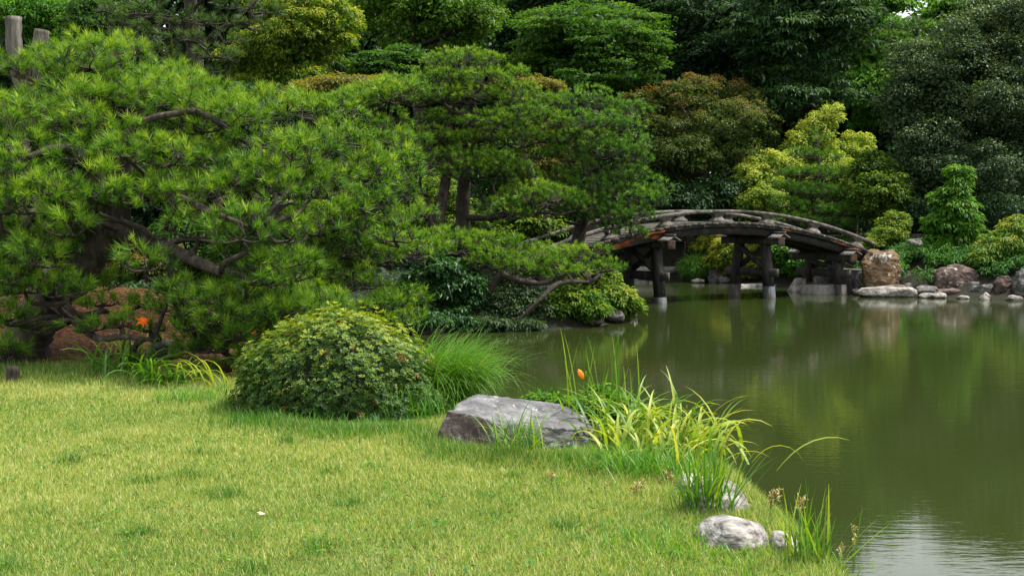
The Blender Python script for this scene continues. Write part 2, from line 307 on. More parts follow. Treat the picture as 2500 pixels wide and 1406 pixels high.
def water_mat():
    m, nt, N, L = newmat('murky_pond_water')
    b = N('ShaderNodeBsdfPrincipled'); b.inputs['Base Color'].default_value = (.022, .032, .008, 1); b.inputs['Roughness'].default_value = .008; b.inputs['IOR'].default_value = 1.42; b.inputs['Specular IOR Level'].default_value = .5
    tcn = N('ShaderNodeTexCoord'); h = None
    for sx, sy, sc_, amp in ((.45, 1.5, 2.0, .0011), (.7, 2.8, 6.5, .00105)):
        mp = N('ShaderNodeMapping'); mp.inputs['Scale'].default_value = (sx, sy, 1); mp.inputs['Rotation'].default_value = (0, 0, math.radians(9)); L(tcn.outputs['Object'], mp.inputs['Vector'])
        n = N('ShaderNodeTexNoise'); n.inputs['Scale'].default_value = sc_; n.inputs['Detail'].default_value = 3; L(mp.outputs[0], n.inputs['Vector'])
        mu = N('ShaderNodeMath'); mu.operation = 'MULTIPLY'; mu.inputs[1].default_value = amp; L(n.outputs['Fac'], mu.inputs[0])
        if h is None: h = mu.outputs[0]
        else:
            ad = N('ShaderNodeMath'); L(h, ad.inputs[0]); L(mu.outputs[0], ad.inputs[1]); h = ad.outputs[0]
    # gusts: ripples stronger in some places
    n = N('ShaderNodeTexNoise'); n.inputs['Scale'].default_value = .22; n.inputs['Detail'].default_value = 2; L(tcn.outputs['Object'], n.inputs['Vector'])
    mr = N('ShaderNodeMapRange'); mr.inputs['From Min'].default_value = .35; mr.inputs['From Max'].default_value = .68; mr.inputs['To Min'].default_value = .45; mr.inputs['To Max'].default_value = 1.9; L(n.outputs['Fac'], mr.inputs['Value'])
    mu = N('ShaderNodeMath'); mu.operation = 'MULTIPLY'; L(h, mu.inputs[0]); L(mr.outputs[0], mu.inputs[1])
    bp = N('ShaderNodeBump'); bp.inputs['Strength'].default_value = 1; bp.inputs['Distance'].default_value = 1.0; L(mu.outputs[0], bp.inputs['Height']); L(bp.outputs[0], b.inputs['Normal'])
    o = N('ShaderNodeOutputMaterial'); L(b.outputs[0], o.inputs['Surface']); return m
tag(MB().add([(-9, -7, 0), (27, -7, 0), (27, 42, 0), (-9, 42, 0)], [(0, 1, 2, 3)]).build('water', water_mat()), 'murky green pond with faint ripples and reflections', kind='structure')

# ------------------------------------------------------------------ foliage builders
def leaves(mb, p, n, t, L, W, tint, fold=.12, curl=.1):
    """one folded lozenge per leaf: base p, normal n, direction t (arrays)"""
    n = nrm(n); t = nrm(t - n * np.sum(t * n, -1, keepdims=True)); s = np.cross(n, t)
    L = np.broadcast_to(np.asarray(L, float), (len(p),))[:, None]; W = np.broadcast_to(np.asarray(W, float), (len(p),))[:, None]
    V = np.stack([p, p + t * L * .48 + s * W * .5 + n * L * fold, p + t * L - n * L * curl, p + t * L * .48 - s * W * .5 + n * L * fold], 1)
    o = np.arange(len(p))[:, None] * 4
    mb.add(V.reshape(-1, 3), o + np.array([[0, 1, 2, 3]]), None, np.repeat(tint, 4))
def rdir(n, r=rng): return nrm(r.normal(size=(n, 3)))
UP = np.array((0, 0, 1.))

def crown(mb, ells, n_sub, sub_r, per, L, W, flat=.75, up=.8, out=.5, jit=.6, droop=.3, tmean=.45, tvar=.18, ttop=.35, tcrown=.0, seed=1, back=.3, inner=.55, fill=.25, lobes=0):
    """ells: (cx,cy,cz,rx,ry,rz) in metres.  Leaf clumps spread through the crown."""
    r = np.random.default_rng(seed); ells = np.asarray(ells, float)
    if lobes:
        kids = []
        for e in ells:
            for _ in range(lobes):
                d = r.normal(size=3); d[1] = -abs(d[1]) * .8; d[2] = abs(d[2]) * 1.1 - .25; d /= np.linalg.norm(d); f = r.uniform(.30, .52)
                kids.append((*(e[:3] + d * e[3:] * r.uniform(.72, .95)), e[3] * f, e[4] * f, e[5] * f))
        core = ells.copy(); core[:, 3:] *= .86; ells = np.vstack([core, kids])
    w = (ells[:, 3] * ells[:, 5]); w = w / w.sum(); subs = []
    zlo = (ells[:, 2] - ells[:, 5]).min(); zhi = (ells[:, 2] + ells[:, 5]).max()
    while len(subs) < n_sub:
        k = r.choice(len(ells), p=w); e = ells[k]; d = r.normal(size=3); d /= np.linalg.norm(d)
        if d[1] > .25 and r.random() > back: continue
        if d[2] < -.3 and r.random() > .6: continue
        rad = r.uniform(inner, 1.0) ** .7; c = e[:3] + d * e[3:] * rad
        q = (((c - ells[:, :3]) / ells[:, 3:]) ** 2).sum(1)
        if (q < inner ** 2 * .8).any() and r.random() > .15: continue
        subs.append((*c, sub_r * r.uniform(.65, 1.35), d[0], d[1], d[2]))
    S = np.array(subs); k = np.repeat(np.arange(n_sub), per); n = len(k)
    d = rdir(n, r); fl = d[:, 2] < -.25; d[fl, 2] *= -1
    rad = S[k, 3] * r.uniform(.25, 1, n) ** .4
    p = S[k, :3] + d * rad[:, None] * np.array((1, 1, flat))
    od = nrm(d * .6 + S[k, 4:7] * .6)
    nn = d * out + UP * up + rdir(n, r) * jit
    t = od * np.array((1, 1, .3)) + UP * (-droop) + rdir(n, r) * .55
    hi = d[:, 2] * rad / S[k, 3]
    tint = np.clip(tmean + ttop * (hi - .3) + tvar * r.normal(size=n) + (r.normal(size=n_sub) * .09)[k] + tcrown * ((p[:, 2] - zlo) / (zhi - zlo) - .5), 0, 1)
    leaves(mb, p, nn, t, L * r.uniform(.7, 1.25, n), W * r.uniform(.75, 1.2, n), tint)
    if fill:                                  # leaves deeper inside, so that the sky does not show through everywhere
        nf = int(n * fill); kk = r.choice(len(ells), nf, p=w); p2 = ells[kk, :3] + rdir(nf, r) * ells[kk, 3:] * (r.uniform(.05, .85, nf) ** .5)[:, None]
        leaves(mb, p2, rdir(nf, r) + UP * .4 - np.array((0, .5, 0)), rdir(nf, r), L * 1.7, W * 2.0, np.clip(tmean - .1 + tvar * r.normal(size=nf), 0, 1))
    return S
def pxell(px, py, D, rx, rz, ry=None):
    c = P(px, py, D); a = M(rx, D); return (*c, a, ry if ry else a, M(rz, D))
def tree(name, label, base, D, ells, mat, trunk_r=.15, limbs=10, bark=None, group=None, limb_r=.35, trunk_pts=None, crown_kw=None, top=.5, seed=1, cname='crown', cat='tree'):
    """a tree thing: trunk (> limbs) and crown; base = pixel column of the stem"""
    r = np.random.default_rng(seed + 500); g = GD(base, D)
    root = empty(name, g, label, cat, group); E = [pxell(*e) for e in ells]
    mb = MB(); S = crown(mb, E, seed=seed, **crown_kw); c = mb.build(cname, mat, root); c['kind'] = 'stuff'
    Ea = np.array(E); mid = (Ea[:, :3] * Ea[:, 3:4]).sum(0) / Ea[:, 3].sum(); zt = mid[2] + (Ea[:, 2] + Ea[:, 5]).max() * 0 + (top - .5) * 2 * Ea[:, 5].max()
    if trunk_pts is None:
        tp = [g - UP * .15, g + (mid - g) * .35 + np.array((r.normal() * .15, r.normal() * .15, 0)), mid * .75 + g * .25 + np.array((r.normal() * .2, 0, 0)), np.array((mid[0], mid[1], max(zt, mid[2])))]
    else: tp = [np.asarray(q, float) for q in trunk_pts]
    tb = MB(); cc = tube(tb, tp, np.linspace(trunk_r * 1.15, trunk_r * .3, len(tp)), 14, 8, rough=.08, seed=seed); tr = tb.build('trunk', bark or m_twig, root, True)
    if limbs:
        lb = MB(); pick = r.choice(len(S), min(limbs, len(S)), replace=False)
        for k in pick:
            q = S[k, :3]; i = int(np.clip(np.searchsorted(cc[:, 2], q[2] - .25 * np.linalg.norm(q[:2] - cc[-1, :2]) - .2), 2, len(cc) - 2)); a = cc[i]
            m = a * .45 + q * .55 + np.array((r.normal() * .12, r.normal() * .12, -.12)) * np.linalg.norm(q - a) * .5
            tube(lb, [a, m, q], [trunk_r * limb_r, trunk_r * limb_r * .6, trunk_r * .10], 7, 5, seed=int(k))
        lo = lb.build('limb', bark or m_twig, tr, True); lo['kind'] = 'stuff'
    return root

def needle_fan(p, d, n, L, w, r, spread=(.08, 1.15), tint=.5, tv=.12):
    """n needles for each tuft at p (k,3) with axis d: returns V,T,tint"""
    k = len(p); N = k * n; kk = np.repeat(np.arange(k), n); D = nrm(d)[kk]
    x = nrm(np.cross(D, np.array((.31, .22, .92)))); y = np.cross(D, x)
    th = r.uniform(0, 2 * PI, N); an = r.uniform(spread[0], spread[1], N); ca, sa = np.cos(an)[:, None], np.sin(an)[:, None]
    v = D * ca + (x * np.cos(th)[:, None] + y * np.sin(th)[:, None]) * sa
    Ln = (L * r.uniform(.75, 1.15, N) * r.uniform(.7, 1.2, k)[kk])[:, None]; side = nrm(np.cross(v, rdir(N, r))) * w * .5
    b = p[kk] + D * (r.uniform(-.35, .1, N) * L)[:, None]
    V = np.stack([b - side, b + side, b + v * Ln - UP * (Ln * .06)], 1).reshape(-1, 3)
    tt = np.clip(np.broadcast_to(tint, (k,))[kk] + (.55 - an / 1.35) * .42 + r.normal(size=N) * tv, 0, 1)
    return V, np.arange(N * 3).reshape(-1, 3), np.repeat(tt, 3)

def pine(name, label, base, trunk, pads, mat, nl=.13, nw=.005, per=34, sp=.13, layers=1.6, group=None, seed=3, limb=.028, bark=None, ntuft_parts=0, sub=5, up=.75, tmean=.46, extra_limbs=(), puff=1.0, jig=0.):
    """trunk: list of (px,py,D,r_m) points;  pads: (px,py,D,rx_px,rz_px[,ry_m])"""
    r = np.random.default_rng(seed); g = np.asarray(base, float); root = empty(name, g, label, 'pine tree', group)
    tb = MB(); tp = [P(a, b, c) for a, b, c, q in trunk]; tr_r = [q for *_, q in trunk]
    cc = tube(tb, tp, tr_r, 8 * len(tp), 10, rough=.09, seed=seed); tobj = tb.build('trunk', bark or m_bark, root, True)
    for el in extra_limbs:
        eb = MB(); ec = tube(eb, [P(a, b, c) for a, b, c, q in el], [q for *_, q in el], 8 * len(el), 8, rough=.1, seed=seed); eb.build('limb', bark or m_bark, tobj, True)
        cc = np.vstack([cc, ec])
    TP, TD, TT = [], [], []; tw = MB(); lbs = []
    for pad in pads:
        px, py, D, rx, rz = pad[:5]; rz *= puff * r.uniform(.8, 1.25); px += r.normal() * jig * 12; py += r.normal() * jig * 7; c = P(px, py, D); ax = M(rx, D); az = M(rz, D); ay = pad[5] if len(pad) > 5 else ax * .9
        n = max(5, int(PI * ax * ay / sp ** 2 * layers)); rho = np.sqrt(r.uniform(0, 1, n)); th = r.uniform(0, 2 * PI, n)
        q = np.stack([np.cos(th) * rho, np.sin(th) * rho, np.zeros(n)], 1)
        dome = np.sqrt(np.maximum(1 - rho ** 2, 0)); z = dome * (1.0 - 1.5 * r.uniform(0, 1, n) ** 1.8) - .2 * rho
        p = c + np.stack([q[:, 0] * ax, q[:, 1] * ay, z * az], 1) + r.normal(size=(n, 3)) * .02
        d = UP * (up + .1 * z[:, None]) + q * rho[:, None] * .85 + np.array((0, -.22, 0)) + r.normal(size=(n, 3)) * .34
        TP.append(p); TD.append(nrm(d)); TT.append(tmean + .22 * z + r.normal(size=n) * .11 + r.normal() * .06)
        # branches: one limb to the pad, several forks under it, a twig to each tuft
        hub = c - UP * az * .55
        dist = np.linalg.norm((cc - hub) * np.array((1, 1, 1.3)) + np.array((0, 0, .25)), axis=1); a = cc[int(np.argmin(dist))]
        ln = np.linalg.norm(hub - a); m1 = a * .65 + hub * .35 + np.array((r.normal() * .1, r.normal() * .1, r.normal() * .05 + .04)) * ln; m2 = a * .25 + hub * .75 + np.array((r.normal() * .12, r.normal() * .12, -.08)) * ln
        lb = MB(); tube(lb, [a, m1, m2, hub], [limb * (1 + .35 * ln), limb * 1.1, limb * .8, limb * .55], 12, 6, rough=.12, seed=seed)
        fk = []
        for j in range(sub):
            t = 2 * PI * (j + r.uniform(-.3, .3)) / sub; e = hub + np.array((math.cos(t) * ax * .75, math.sin(t) * ay * .75, az * r.uniform(.1, .45)))
            mm = hub * .5 + e * .5 + np.array((r.normal() * .12, r.normal() * .12, -.10)) * ax
            fk.append(tube(lb, [hub, mm, e], [limb * .5, limb * .36, limb * .16], 7, 5, rough=.1, seed=seed + j))
        fk = np.concatenate(fk); i = np.argmin(((p[:, None] - fk[None]) ** 2).sum(-1), 1); A = fk[i]; B = p - nrm(d) * nl * .1
        twigs(tw, A, A * .35 + B * .65 - UP * .012, limb * .16 + .0015, limb * .12 + .001); twigs(tw, A * .35 + B * .65 - UP * .012, B, limb * .12 + .001, .0018)
        lbs.append(lb)
    for k, lb in enumerate(lbs): lb.build('branch', bark or m_twig, tobj, True)
    tg = tw.build('twig', m_twig, tobj); tg['kind'] = 'stuff'
    TP, TD, TT = np.concatenate(TP), np.concatenate(TD), np.concatenate(TT)
    keep = np.ones(len(TP), bool)
    if ntuft_parts:                           # the tufts that show largest become parts of their own
        fr = np.argsort(np.linalg.norm(TP - np.array((0, 0, CAMZ)), axis=1) + r.uniform(0, 1.2, len(TP)))[:ntuft_parts]; keep[fr] = False
        protos = []
        for v in range(12):
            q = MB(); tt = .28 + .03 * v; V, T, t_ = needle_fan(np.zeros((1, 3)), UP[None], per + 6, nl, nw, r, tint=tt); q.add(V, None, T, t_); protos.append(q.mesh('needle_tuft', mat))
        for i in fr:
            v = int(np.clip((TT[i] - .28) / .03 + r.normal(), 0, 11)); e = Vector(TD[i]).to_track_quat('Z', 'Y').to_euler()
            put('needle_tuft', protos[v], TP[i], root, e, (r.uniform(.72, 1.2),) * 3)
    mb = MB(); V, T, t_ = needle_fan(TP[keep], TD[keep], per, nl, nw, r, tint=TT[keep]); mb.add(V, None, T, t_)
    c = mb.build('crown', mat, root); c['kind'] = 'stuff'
    return root

def strap(base, az, L, W, e0, bend, n=7, tint=.5, twist=0.):
    """a long arching grass or lily leaf, folded along its middle -> V, Q, tint"""
    t = np.linspace(0, 1, n); el = e0 - bend * t ** 1.4; ds = L / (n - 1)
    h = np.concatenate([[0], np.cumsum(np.cos(el[:-1]) * ds)]); z = np.concatenate([[0], np.cumsum(np.sin(el[:-1]) * ds)])
    ca, sa = math.cos(az), math.sin(az); c = np.stack([ca * h, sa * h, z], 1) + base
    w = W * .5 * np.minimum(1, .55 + t * 1.6) * (1 - t ** 2.6) + .0006
    s = np.stack([-sa * np.ones(n), ca * np.ones(n), twist * t], 1)
    V = np.stack([c - s * w[:, None], c - UP * (w * .35)[:, None], c + s * w[:, None]], 1).reshape(-1, 3)
    i = np.arange(n - 1)[:, None] * 3; Q = np.concatenate([i + np.array([[0, 1, 4, 3]]), i + np.array([[1, 2, 5, 4]])])
    return V, Q, np.clip(tint + .1 * (np.repeat(t, 3) - .4), 0, 1)
def blades(mb, p, h, w, lean, az, tint, seg=1):
    """many single-triangle (or two-segment) grass blades"""
    n = len(p); ca, sa = np.cos(az), np.sin(az); s = np.stack([-sa, ca, np.zeros(n)], 1) * (w * .5)[:, None]
    hd = np.stack([ca * np.sin(lean), sa * np.sin(lean), np.cos(lean)], 1)
    ph = rng.uniform(0, 2 * PI, n); s2 = np.stack([np.cos(ph), np.sin(ph), np.zeros(n)], 1) * (w * .5)[:, None]
    if seg == 1:
        V = np.stack([p - s2, p + s2, p + hd * h[:, None]], 1); mb.add(V.reshape(-1, 3), None, np.arange(n * 3).reshape(-1, 3), np.repeat(tint, 3))
    else:
        m = p + (hd * .6 + UP * .4) * (h * .55)[:, None]; e = p + hd * h[:, None] * np.array((1, 1, .92))
        V = np.stack([p - s2, p + s2, m + s2 * .75, m - s2 * .75, e], 1); o = np.arange(n)[:, None] * 5
        mb.add(V.reshape(-1, 3), o + np.array([[0, 1, 2, 3]]), o + np.array([[3, 2, 4]]), np.repeat(tint, 5))

# ------------------------------------------------------------------ rocks
import bmesh
def rock_mesh(pts, cuts=3, amp=.02, freq=3., seed=0, mat=None, origin=(0, 0, 0), strata=0., smooth=.25):
    bm = bmesh.new(); vs = [bm.verts.new(p) for p in pts]; bmesh.ops.convex_hull(bm, input=vs)
    for v in [v for v in bm.verts if not v.link_faces]: bm.verts.remove(v)
    bmesh.ops.triangulate(bm, faces=bm.faces)
    for k in range(cuts):
        bmesh.ops.subdivide_edges(bm, edges=bm.edges, cuts=1, use_grid_fill=True)
        if k == 0: bmesh.ops.smooth_vert(bm, verts=bm.verts, factor=smooth, use_axis_x=True, use_axis_y=True, use_axis_z=True)
    bm.normal_update(); off = Vector((seed * 3.1, seed * 1.7, seed * .9))
    for v in bm.verts:
        q = v.co * freq + off
        d = mnoise.fractal(q, 1.0, 2.1, 5) * amp + (abs(mnoise.noise(q * .6)) - .25) * amp * 1.3
        if strata: d += strata * (abs(math.sin(v.co.z * 38 + 3 * mnoise.noise(q * .7))) ** 3 - .3)
        v.co += v.normal * d
    me = bpy.data.meshes.new('rock'); bm.to_mesh(me); bm.free(); me.materials.append(mat); me.polygons.foreach_set('use_smooth', np.ones(len(me.polygons), bool))
    me.set_sharp_from_angle(angle=math.radians(32)); return me
def rock(name, label, loc, w, d, h, mat, seed, cat='rock', group=None, kind='boulder', cuts=3, sink=.25, rot=0., amp=None, strata=0.):
    r = np.random.default_rng(seed); pts = []
    n = 26 if kind != 'block' else 70
    for k in range(n):
        v = r.normal(size=3); v /= np.linalg.norm(v); s = r.uniform(.86, 1.05)
        p = 4. if kind == 'block' else 2.6
        v = v / (np.abs(v) ** p).sum() ** (1 / p) * s
        pts.append((v[0] * w / 2, v[1] * d / 2, (v[2] * .5 + .5) * h * (1 + sink) - h * sink))
    if kind == 'cone': pts = [(a * (1 - .75 * max(0, c / h)), b * (1 - .7 * max(0, c / h)), c) for a, b, c in pts]
    me = rock_mesh(pts, cuts, amp if amp else min(w, h) * .09, 3.2 / max(w, .15), seed, mat, strata=strata)
    o = put(name, me, loc, None, (0, 0, rot)); me.name = name; return tag(o, label, cat, group)

# ------------------------------------------------------------------ wooden arched bridge
BU = np.array((.853, .521, 0)); BN = np.array((.521, -.853, 0)); F0 = np.array((3.37, 27.3, 0)); C0 = F0 + np.array((-.375, .5, 0))
def BW(s, t, z): return C0 + BU * s + BN * t + UP * z
def deckz(s): return 1.80 - .034 * (s - 1.75) ** 2          # top of the planks
S0, S1 = -3.3, 6.75
bridge = empty('wooden_bridge', BW(1.7, 0, 0), 'arched footbridge of dark weathered timber on trestle legs over the pond', 'bridge')
def curve_bar(mb, s0, s1, t0, t1, zlo, zhi, n=10, tint=.5):
    s = np.linspace(s0, s1, n); V = np.concatenate([[BW(a, t0, deckz(a) + zlo), BW(a, t1, deckz(a) + zlo), BW(a, t1, deckz(a) + zhi), BW(a, t0, deckz(a) + zhi)] for a in s]); Q = []
    for i in range(n - 1):
        for k in range(4): Q.append((i * 4 + k, i * 4 + (k + 1) % 4, i * 4 + 4 + (k + 1) % 4, i * 4 + 4 + k))
    Q += [(3, 2, 1, 0), tuple((n - 1) * 4 + k for k in range(4))]; mb.add(V, Q, None, tint)
# deck planks, each a part
pm = []
for v in range(4):
    q = MB(); r = random.Random(v); j = lambda: r.uniform(-.004, .004)
    l0, l1 = -.80 + r.uniform(-.02, .02), .80 + r.uniform(-.02, .02)
    hexa(q, [(-.094, l0, -.06), (.094, l0 + j(), -.06), (.094, l1 + j(), -.06), (-.094, l1, -.06), (-.094 + j(), l0, 0), (.094 + j(), l0, j()), (.094, l1, j()), (-.094, l1, 0)]); pm.append(q.mesh('plank', m_plank))
n = int((S1 - S0) / .2)
for i in range(n):
    s = S0 + .1 + .2 * i; sl = math.atan(-.068 * (s - 1.75)); z = deckz(s) + random.uniform(-.006, .004)
    put('plank', pm[i % 4], BW(s, 0, z), bridge, (0, -sl, math.atan2(BU[1], BU[0])))
PIERS = [(-.02, 0), (3.24, 1), (5.62, 2)]
# girders: three side by side, cut at the trestles
cuts = [S0 + .1, -.02, 3.24, 5.62, S1 - .05]
for t in (.60, 0., -.60):
    for a, b in zip(cuts[:-1], cuts[1:]):
        q = MB(); curve_bar(q, a + .006, b - .006, t - .085, t + .085, -.285, -.075, 10); q.build('girder', m_beam, bridge)
for t in (.76, -.76):                          # edge boards under the plank ends
    for a, b in zip(cuts[:-1], cuts[1:]):
        q = MB(); curve_bar(q, a + .004, b - .004, t - .02, t + .02, -.115, -.064, 10); q.build('edge_board', m_beam, bridge)
def support_profile():                          # bow-tie block that carries the rail
    up = [(-.18, .20), (-.165, .185), (-.10, .13), (-.085, .10), (-.11, .085), (-.18, .045), (-.22, .0)]
    return up + [(-a, b) for a, b in reversed(up)]
def support(s, t):
    q = MB(); pr = support_profile(); m = len(pr); V = [BW(s + a, t + w, deckz(s) + b * 1.0 - .034 * 2 * (s - 1.75) * a) for w in (-.07, .07) for a, b in pr]
    Q = [(k, (k + 1) % m, m + (k + 1) % m, m + k) for k in range(m)]; h = m // 2
    for o in (0, m):
        for k in range(h - 1): f = (o + k, o + k + 1, o + m - 2 - k, o + m - 1 - k); Q.append(f if o else f[::-1])
    q.add(V, Q); q.build('rail_support', m_deck, bridge)
for t in (.68, -.68):
    for s in (-2.95, -1.45, .05, 1.56, 3.06, 4.56, 6.05): support(s, t)
    rc = [S0 + .15, -1.1, 1.35, 3.75, S1 - .1]
    for a, b in zip(rc[:-1], rc[1:]):
        q = MB(); curve_bar(q, a + .003, b - .003, t - .075, t + .075, .20, .275, 10); q.build('top_rail', m_deck, bridge)
    q = MB()
for s, k in PIERS:
    ztop = deckz(s) - .285; tops, bots = {}, {}
    zc = ztop - .18
    for side in (1, -1):
        tb_, tt_ = side * .62, side * .45; tops[side] = tt_; w = .098
        zb = -.5; q = MB(); f = lambda z: tb_ + (tt_ - tb_) * (z - 0) / (zc - 0)
        zs = (.13, .27, .24)[k]
        lv = [(zs, w), (zs + (zc - zs) * .5, w * .97), (zc - .002, w * .92)]
        for (za, wa), (zb2, wb) in zip(lv[:-1], lv[1:]): pass
        V = []
        for z_, w_ in lv:
            for a, b in ((-1, -1), (1, -1), (1, 1), (-1, 1)): V.append(BW(s + a * w_, f(z_) + b * w_, z_))
        Q = [(l * 4 + c, l * 4 + (c + 1) % 4, l * 4 + 4 + (c + 1) % 4, l * 4 + 4 + c) for l in range(2) for c in range(4)] + [(3, 2, 1, 0), (8, 9, 10, 11)]
        q.add(V, Q); leg = q.build('leg', m_post, bridge)
        q = MB(); hexa(q, [BW(s + a * (w + .008), f(-.5) + b * (w + .008), -.5) for a, b in ((-1, -1), (1, -1), (1, 1), (-1, 1))] + [BW(s + a * (w + .006), f(zs) + b * (w + .006), zs + .002) for a, b in ((-1, -1), (1, -1), (1, 1), (-1, 1))])
        q.build('foot_sleeve', m_sleeve, leg)
    # cross beam with roofed ends
    q = MB(); box(q, s - .098, s + .098, -1.0, .99, zc, ztop - .003, BW); cb = q.build('cross_beam', m_post, bridge)
    for e in (1, -1):
        t0, t1 = sorted((e * .99, e * 1.005)); q = MB(); box(q, s - .10, s + .10, t0 + .001, t1 + .001, zc - .02, ztop - .02, BW); q.build('beam_end', m_endwood, cb)
        for sd in (1, -1):                      # little gabled cap: four slats on each slope
            for c in range(4):
                ta = e * (.70 + c * .105); tb2 = ta + e * .085; rz, lo = ztop + .065, ztop - .03
                q = MB(); p = [BW(s, ta, rz), BW(s + sd * .18, ta, lo), BW(s + sd * .18, tb2, lo), BW(s, tb2, rz)]
                hexa(q, p + [v + UP * .024 for v in p]); q.build('cap_slat', m_slat, cb)
        q = MB(); a, b = sorted((e * .69, e * 1.12)); box(q, s - .025, s + .025, a, b, ztop + .10, ztop + .125, BW); q.build('cap_ridge', m_slat, cb)
    zt = .50 if k < 2 else .42
    q = MB(); box(q, s - .05, s + .05, -.88, .88, zt, zt + .19, BW); q.build('tie_beam', m_post, bridge)
    for sd in (1, -1):                          # X brace, one leg behind the other
        q = MB(); o = sd * .048; ta, tb2 = -sd * .47, sd * .44
        za, zb = zt + .22, zc - .02; p = []
        for dz in (-.07, .07):
            for oo in (-.045, .045): p += []
        d = np.array((tb2 - ta, zb - za)); d /= np.linalg.norm(d); nx_, nz_ = -d[1] * .055, d[0] * .055
        hexa(q, [BW(s + o - .045, ta + nx_, za + nz_), BW(s + o + .045, ta + nx_, za + nz_), BW(s + o + .045, ta - nx_, za - nz_), BW(s + o - .045, ta - nx_, za - nz_),
                 BW(s + o - .045, tb2 + nx_, zb + nz_), BW(s + o + .045, tb2 + nx_, zb + nz_), BW(s + o + .045, tb2 - nx_, zb - nz_), BW(s + o - .045, tb2 - nx_, zb - nz_)]); q.build('brace', m_post, bridge)
# footing under the bank-side trestle
q = MB(); box(q, 5.2, 6.6, -.35, .30, -.3, .20, BW); tag(q.build('concrete_footing', m_conc), 'low stained concrete footing between the bank-side bridge legs', 'footing')
q = MB(); hexa(q, [BW(5.25, -.45, -.3), BW(5.95, -.45, -.3), BW(5.95, -1.15, -.3), BW(5.25, -1.15, -.3), BW(5.5, -.5, .34), BW(5.8, -.5, .34), BW(5.8, -.85, .34), BW(5.5, -.85, .34)]); tag(q.build('wedge_block', m_white), 'pale wedge-shaped block at the foot of the rear bank-side bridge leg', 'block')
def abut(name, label, s0, s1):
    q = MB(); zt = min(deckz(s0), deckz(s1)) - .33; box(q, s0, s1, -.8, .75, -.3, zt, BW); tag(q.build(name, m_grey), label, 'abutment')
abut('bridge_abutment', 'rough stone abutment under the lower bank end of the arched bridge', 6.15, 6.9)
abut('bridge_abutment', 'stone abutment under the pine-side end of the arched bridge', -3.6, -2.9)

# ------------------------------------------------------------------ stones
ROCKS = []
def stone(px, py, D, w, h, dm, name, label, mat, seed, kind='boulder', cat='rock', group=None, rot=0., z=None, **kw):
    p = P(px, py, D); ROCKS.append((p[0], p[1], M(w, D) * .5))
    return rock(name, label, (p[0], p[1], p[2] if z is None else z), M(w, D), dm, M(h, D), mat, seed, cat, group, kind, rot=rot, **kw)
GR = 'stones along the far shore'
stone(2150, 706, 30.1, 92, 96, .8, 'boulder', 'tall ochre and brown boulder standing beside the bank end of the bridge', m_ochre, 11, 'block', 'boulder', amp=.07, cuts=4)
stone(2165, 723, 29.35, 150, 24, .6, 'flat_rock', 'long flat pale-edged slab at the water under the tall ochre boulder', m_white, 12, 'block', group=GR)
stone(2185, 712, 29.6, 80, 18, .5, 'flat_rock', 'reddish brown low rock lying on the long pale slab', m_brown, 13, group=GR)
stone(2228, 693, 30.6, 56, 34, .5, 'rock', 'mottled brown rock set in the bank right of the tall ochre boulder', m_brown, 14, group=GR)
stone(2262, 721, 29.3, 62, 26, .5, 'rock', 'rounded dark grey rock at the water below the dwarf bamboo', m_grey, 15, group=GR)
stone(2262, 727, 29.0, 44, 13, .4, 'rock', 'pale low stone in front of the rounded dark grey rock', m_white, 16, group=GR)
stone(2293, 727, 28.95, 40, 16, .4, 'rock', 'whitish stone with a tan top at the waterline by the big brown boulder', m_white, 17, group=GR)
stone(2328, 712, 29.7, 112, 66, .9, 'boulder', 'big flat-topped reddish brown boulder in the far bank', m_brown, 18, 'block', 'boulder', amp=.06, cuts=4)
stone(2318, 722, 29.2, 80, 20, .5, 'rock', 'dark tan rock at the water under the big brown boulder', m_brown, 19, group=GR)
stone(2354, 730, 28.7, 42, 10, .35, 'flat_rock', 'small flat whitish stone at the waterline in front of the brown boulder', m_white, 20, group=GR)
stone(2396, 722, 29.0, 66, 32, .5, 'rock', 'sloping dark grey rock behind the pointed pale stone', m_grey, 21, group=GR)
stone(2406, 733, 28.4, 42, 22, .35, 'rock', 'pointed pale stone with a tan cap at the waterline', m_white, 22, 'cone', group=GR)
stone(2447, 728, 28.7, 42, 56, .4, 'rock', 'upright dark brown rock like a stub column at the water', m_brown, 23, 'block', group=GR)
stone(2476, 735, 28.1, 44, 16, .35, 'rock', 'low whitish stone at the waterline right of the upright dark rock', m_white, 24, group=GR)
stone(2505, 730, 28.4, 62, 76, .6, 'boulder', 'grey boulder cut by the right edge of the view', m_grey, 25, 'block', 'boulder', group=GR)
stone(2232, 613, 32.2, 52, 32, .6, 'rock', 'dark rough rock in the dwarf bamboo below the brown sign board', m_grey, 26)
for a, b, c, d_, e_, f_ in ((2215, 716, 29.8, 40, 26, 'dark wet stone between the long pale slab and the rounded grey rock'), (2280, 712, 29.9, 40, 30, 'dark stone left of the big brown boulder'), (2375, 716, 29.3, 50, 34, 'blackish rock right of the big brown boulder'), (2425, 722, 28.95, 34, 26, 'small dark rock left of the upright column-like rock'), (2478, 718, 28.9, 50, 34, 'dark rock behind the low whitish stone at the right edge')):
    stone(a, b, c, d_, e_, .5, 'rock', f_, m_grey, a, 'boulder', group=GR)
stone(2100, 704, 30.4, 26, 26, .3, 'rock', 'small grey rock between the bridge leg and the tall ochre boulder', m_grey, 27, group=GR)
stone(2092, 717, 30.1, 22, 14, .3, 'rock', 'small pale stone at the water beside the front bank-side bridge leg', m_white, 28, group=GR)
stone(2118, 690, 30.9, 30, 50, .4, 'rock', 'shaded dark rock behind the small grey rock by the bridge end', m_grey, 29, group=GR)
GU = 'stones on the shore seen under the bridge'
stone(1747, 688, 35.6, 40, 42, .5, 'rock', 'upright grey rock on the far shore seen under the bridge', m_grey, 31, 'block', group=GU)
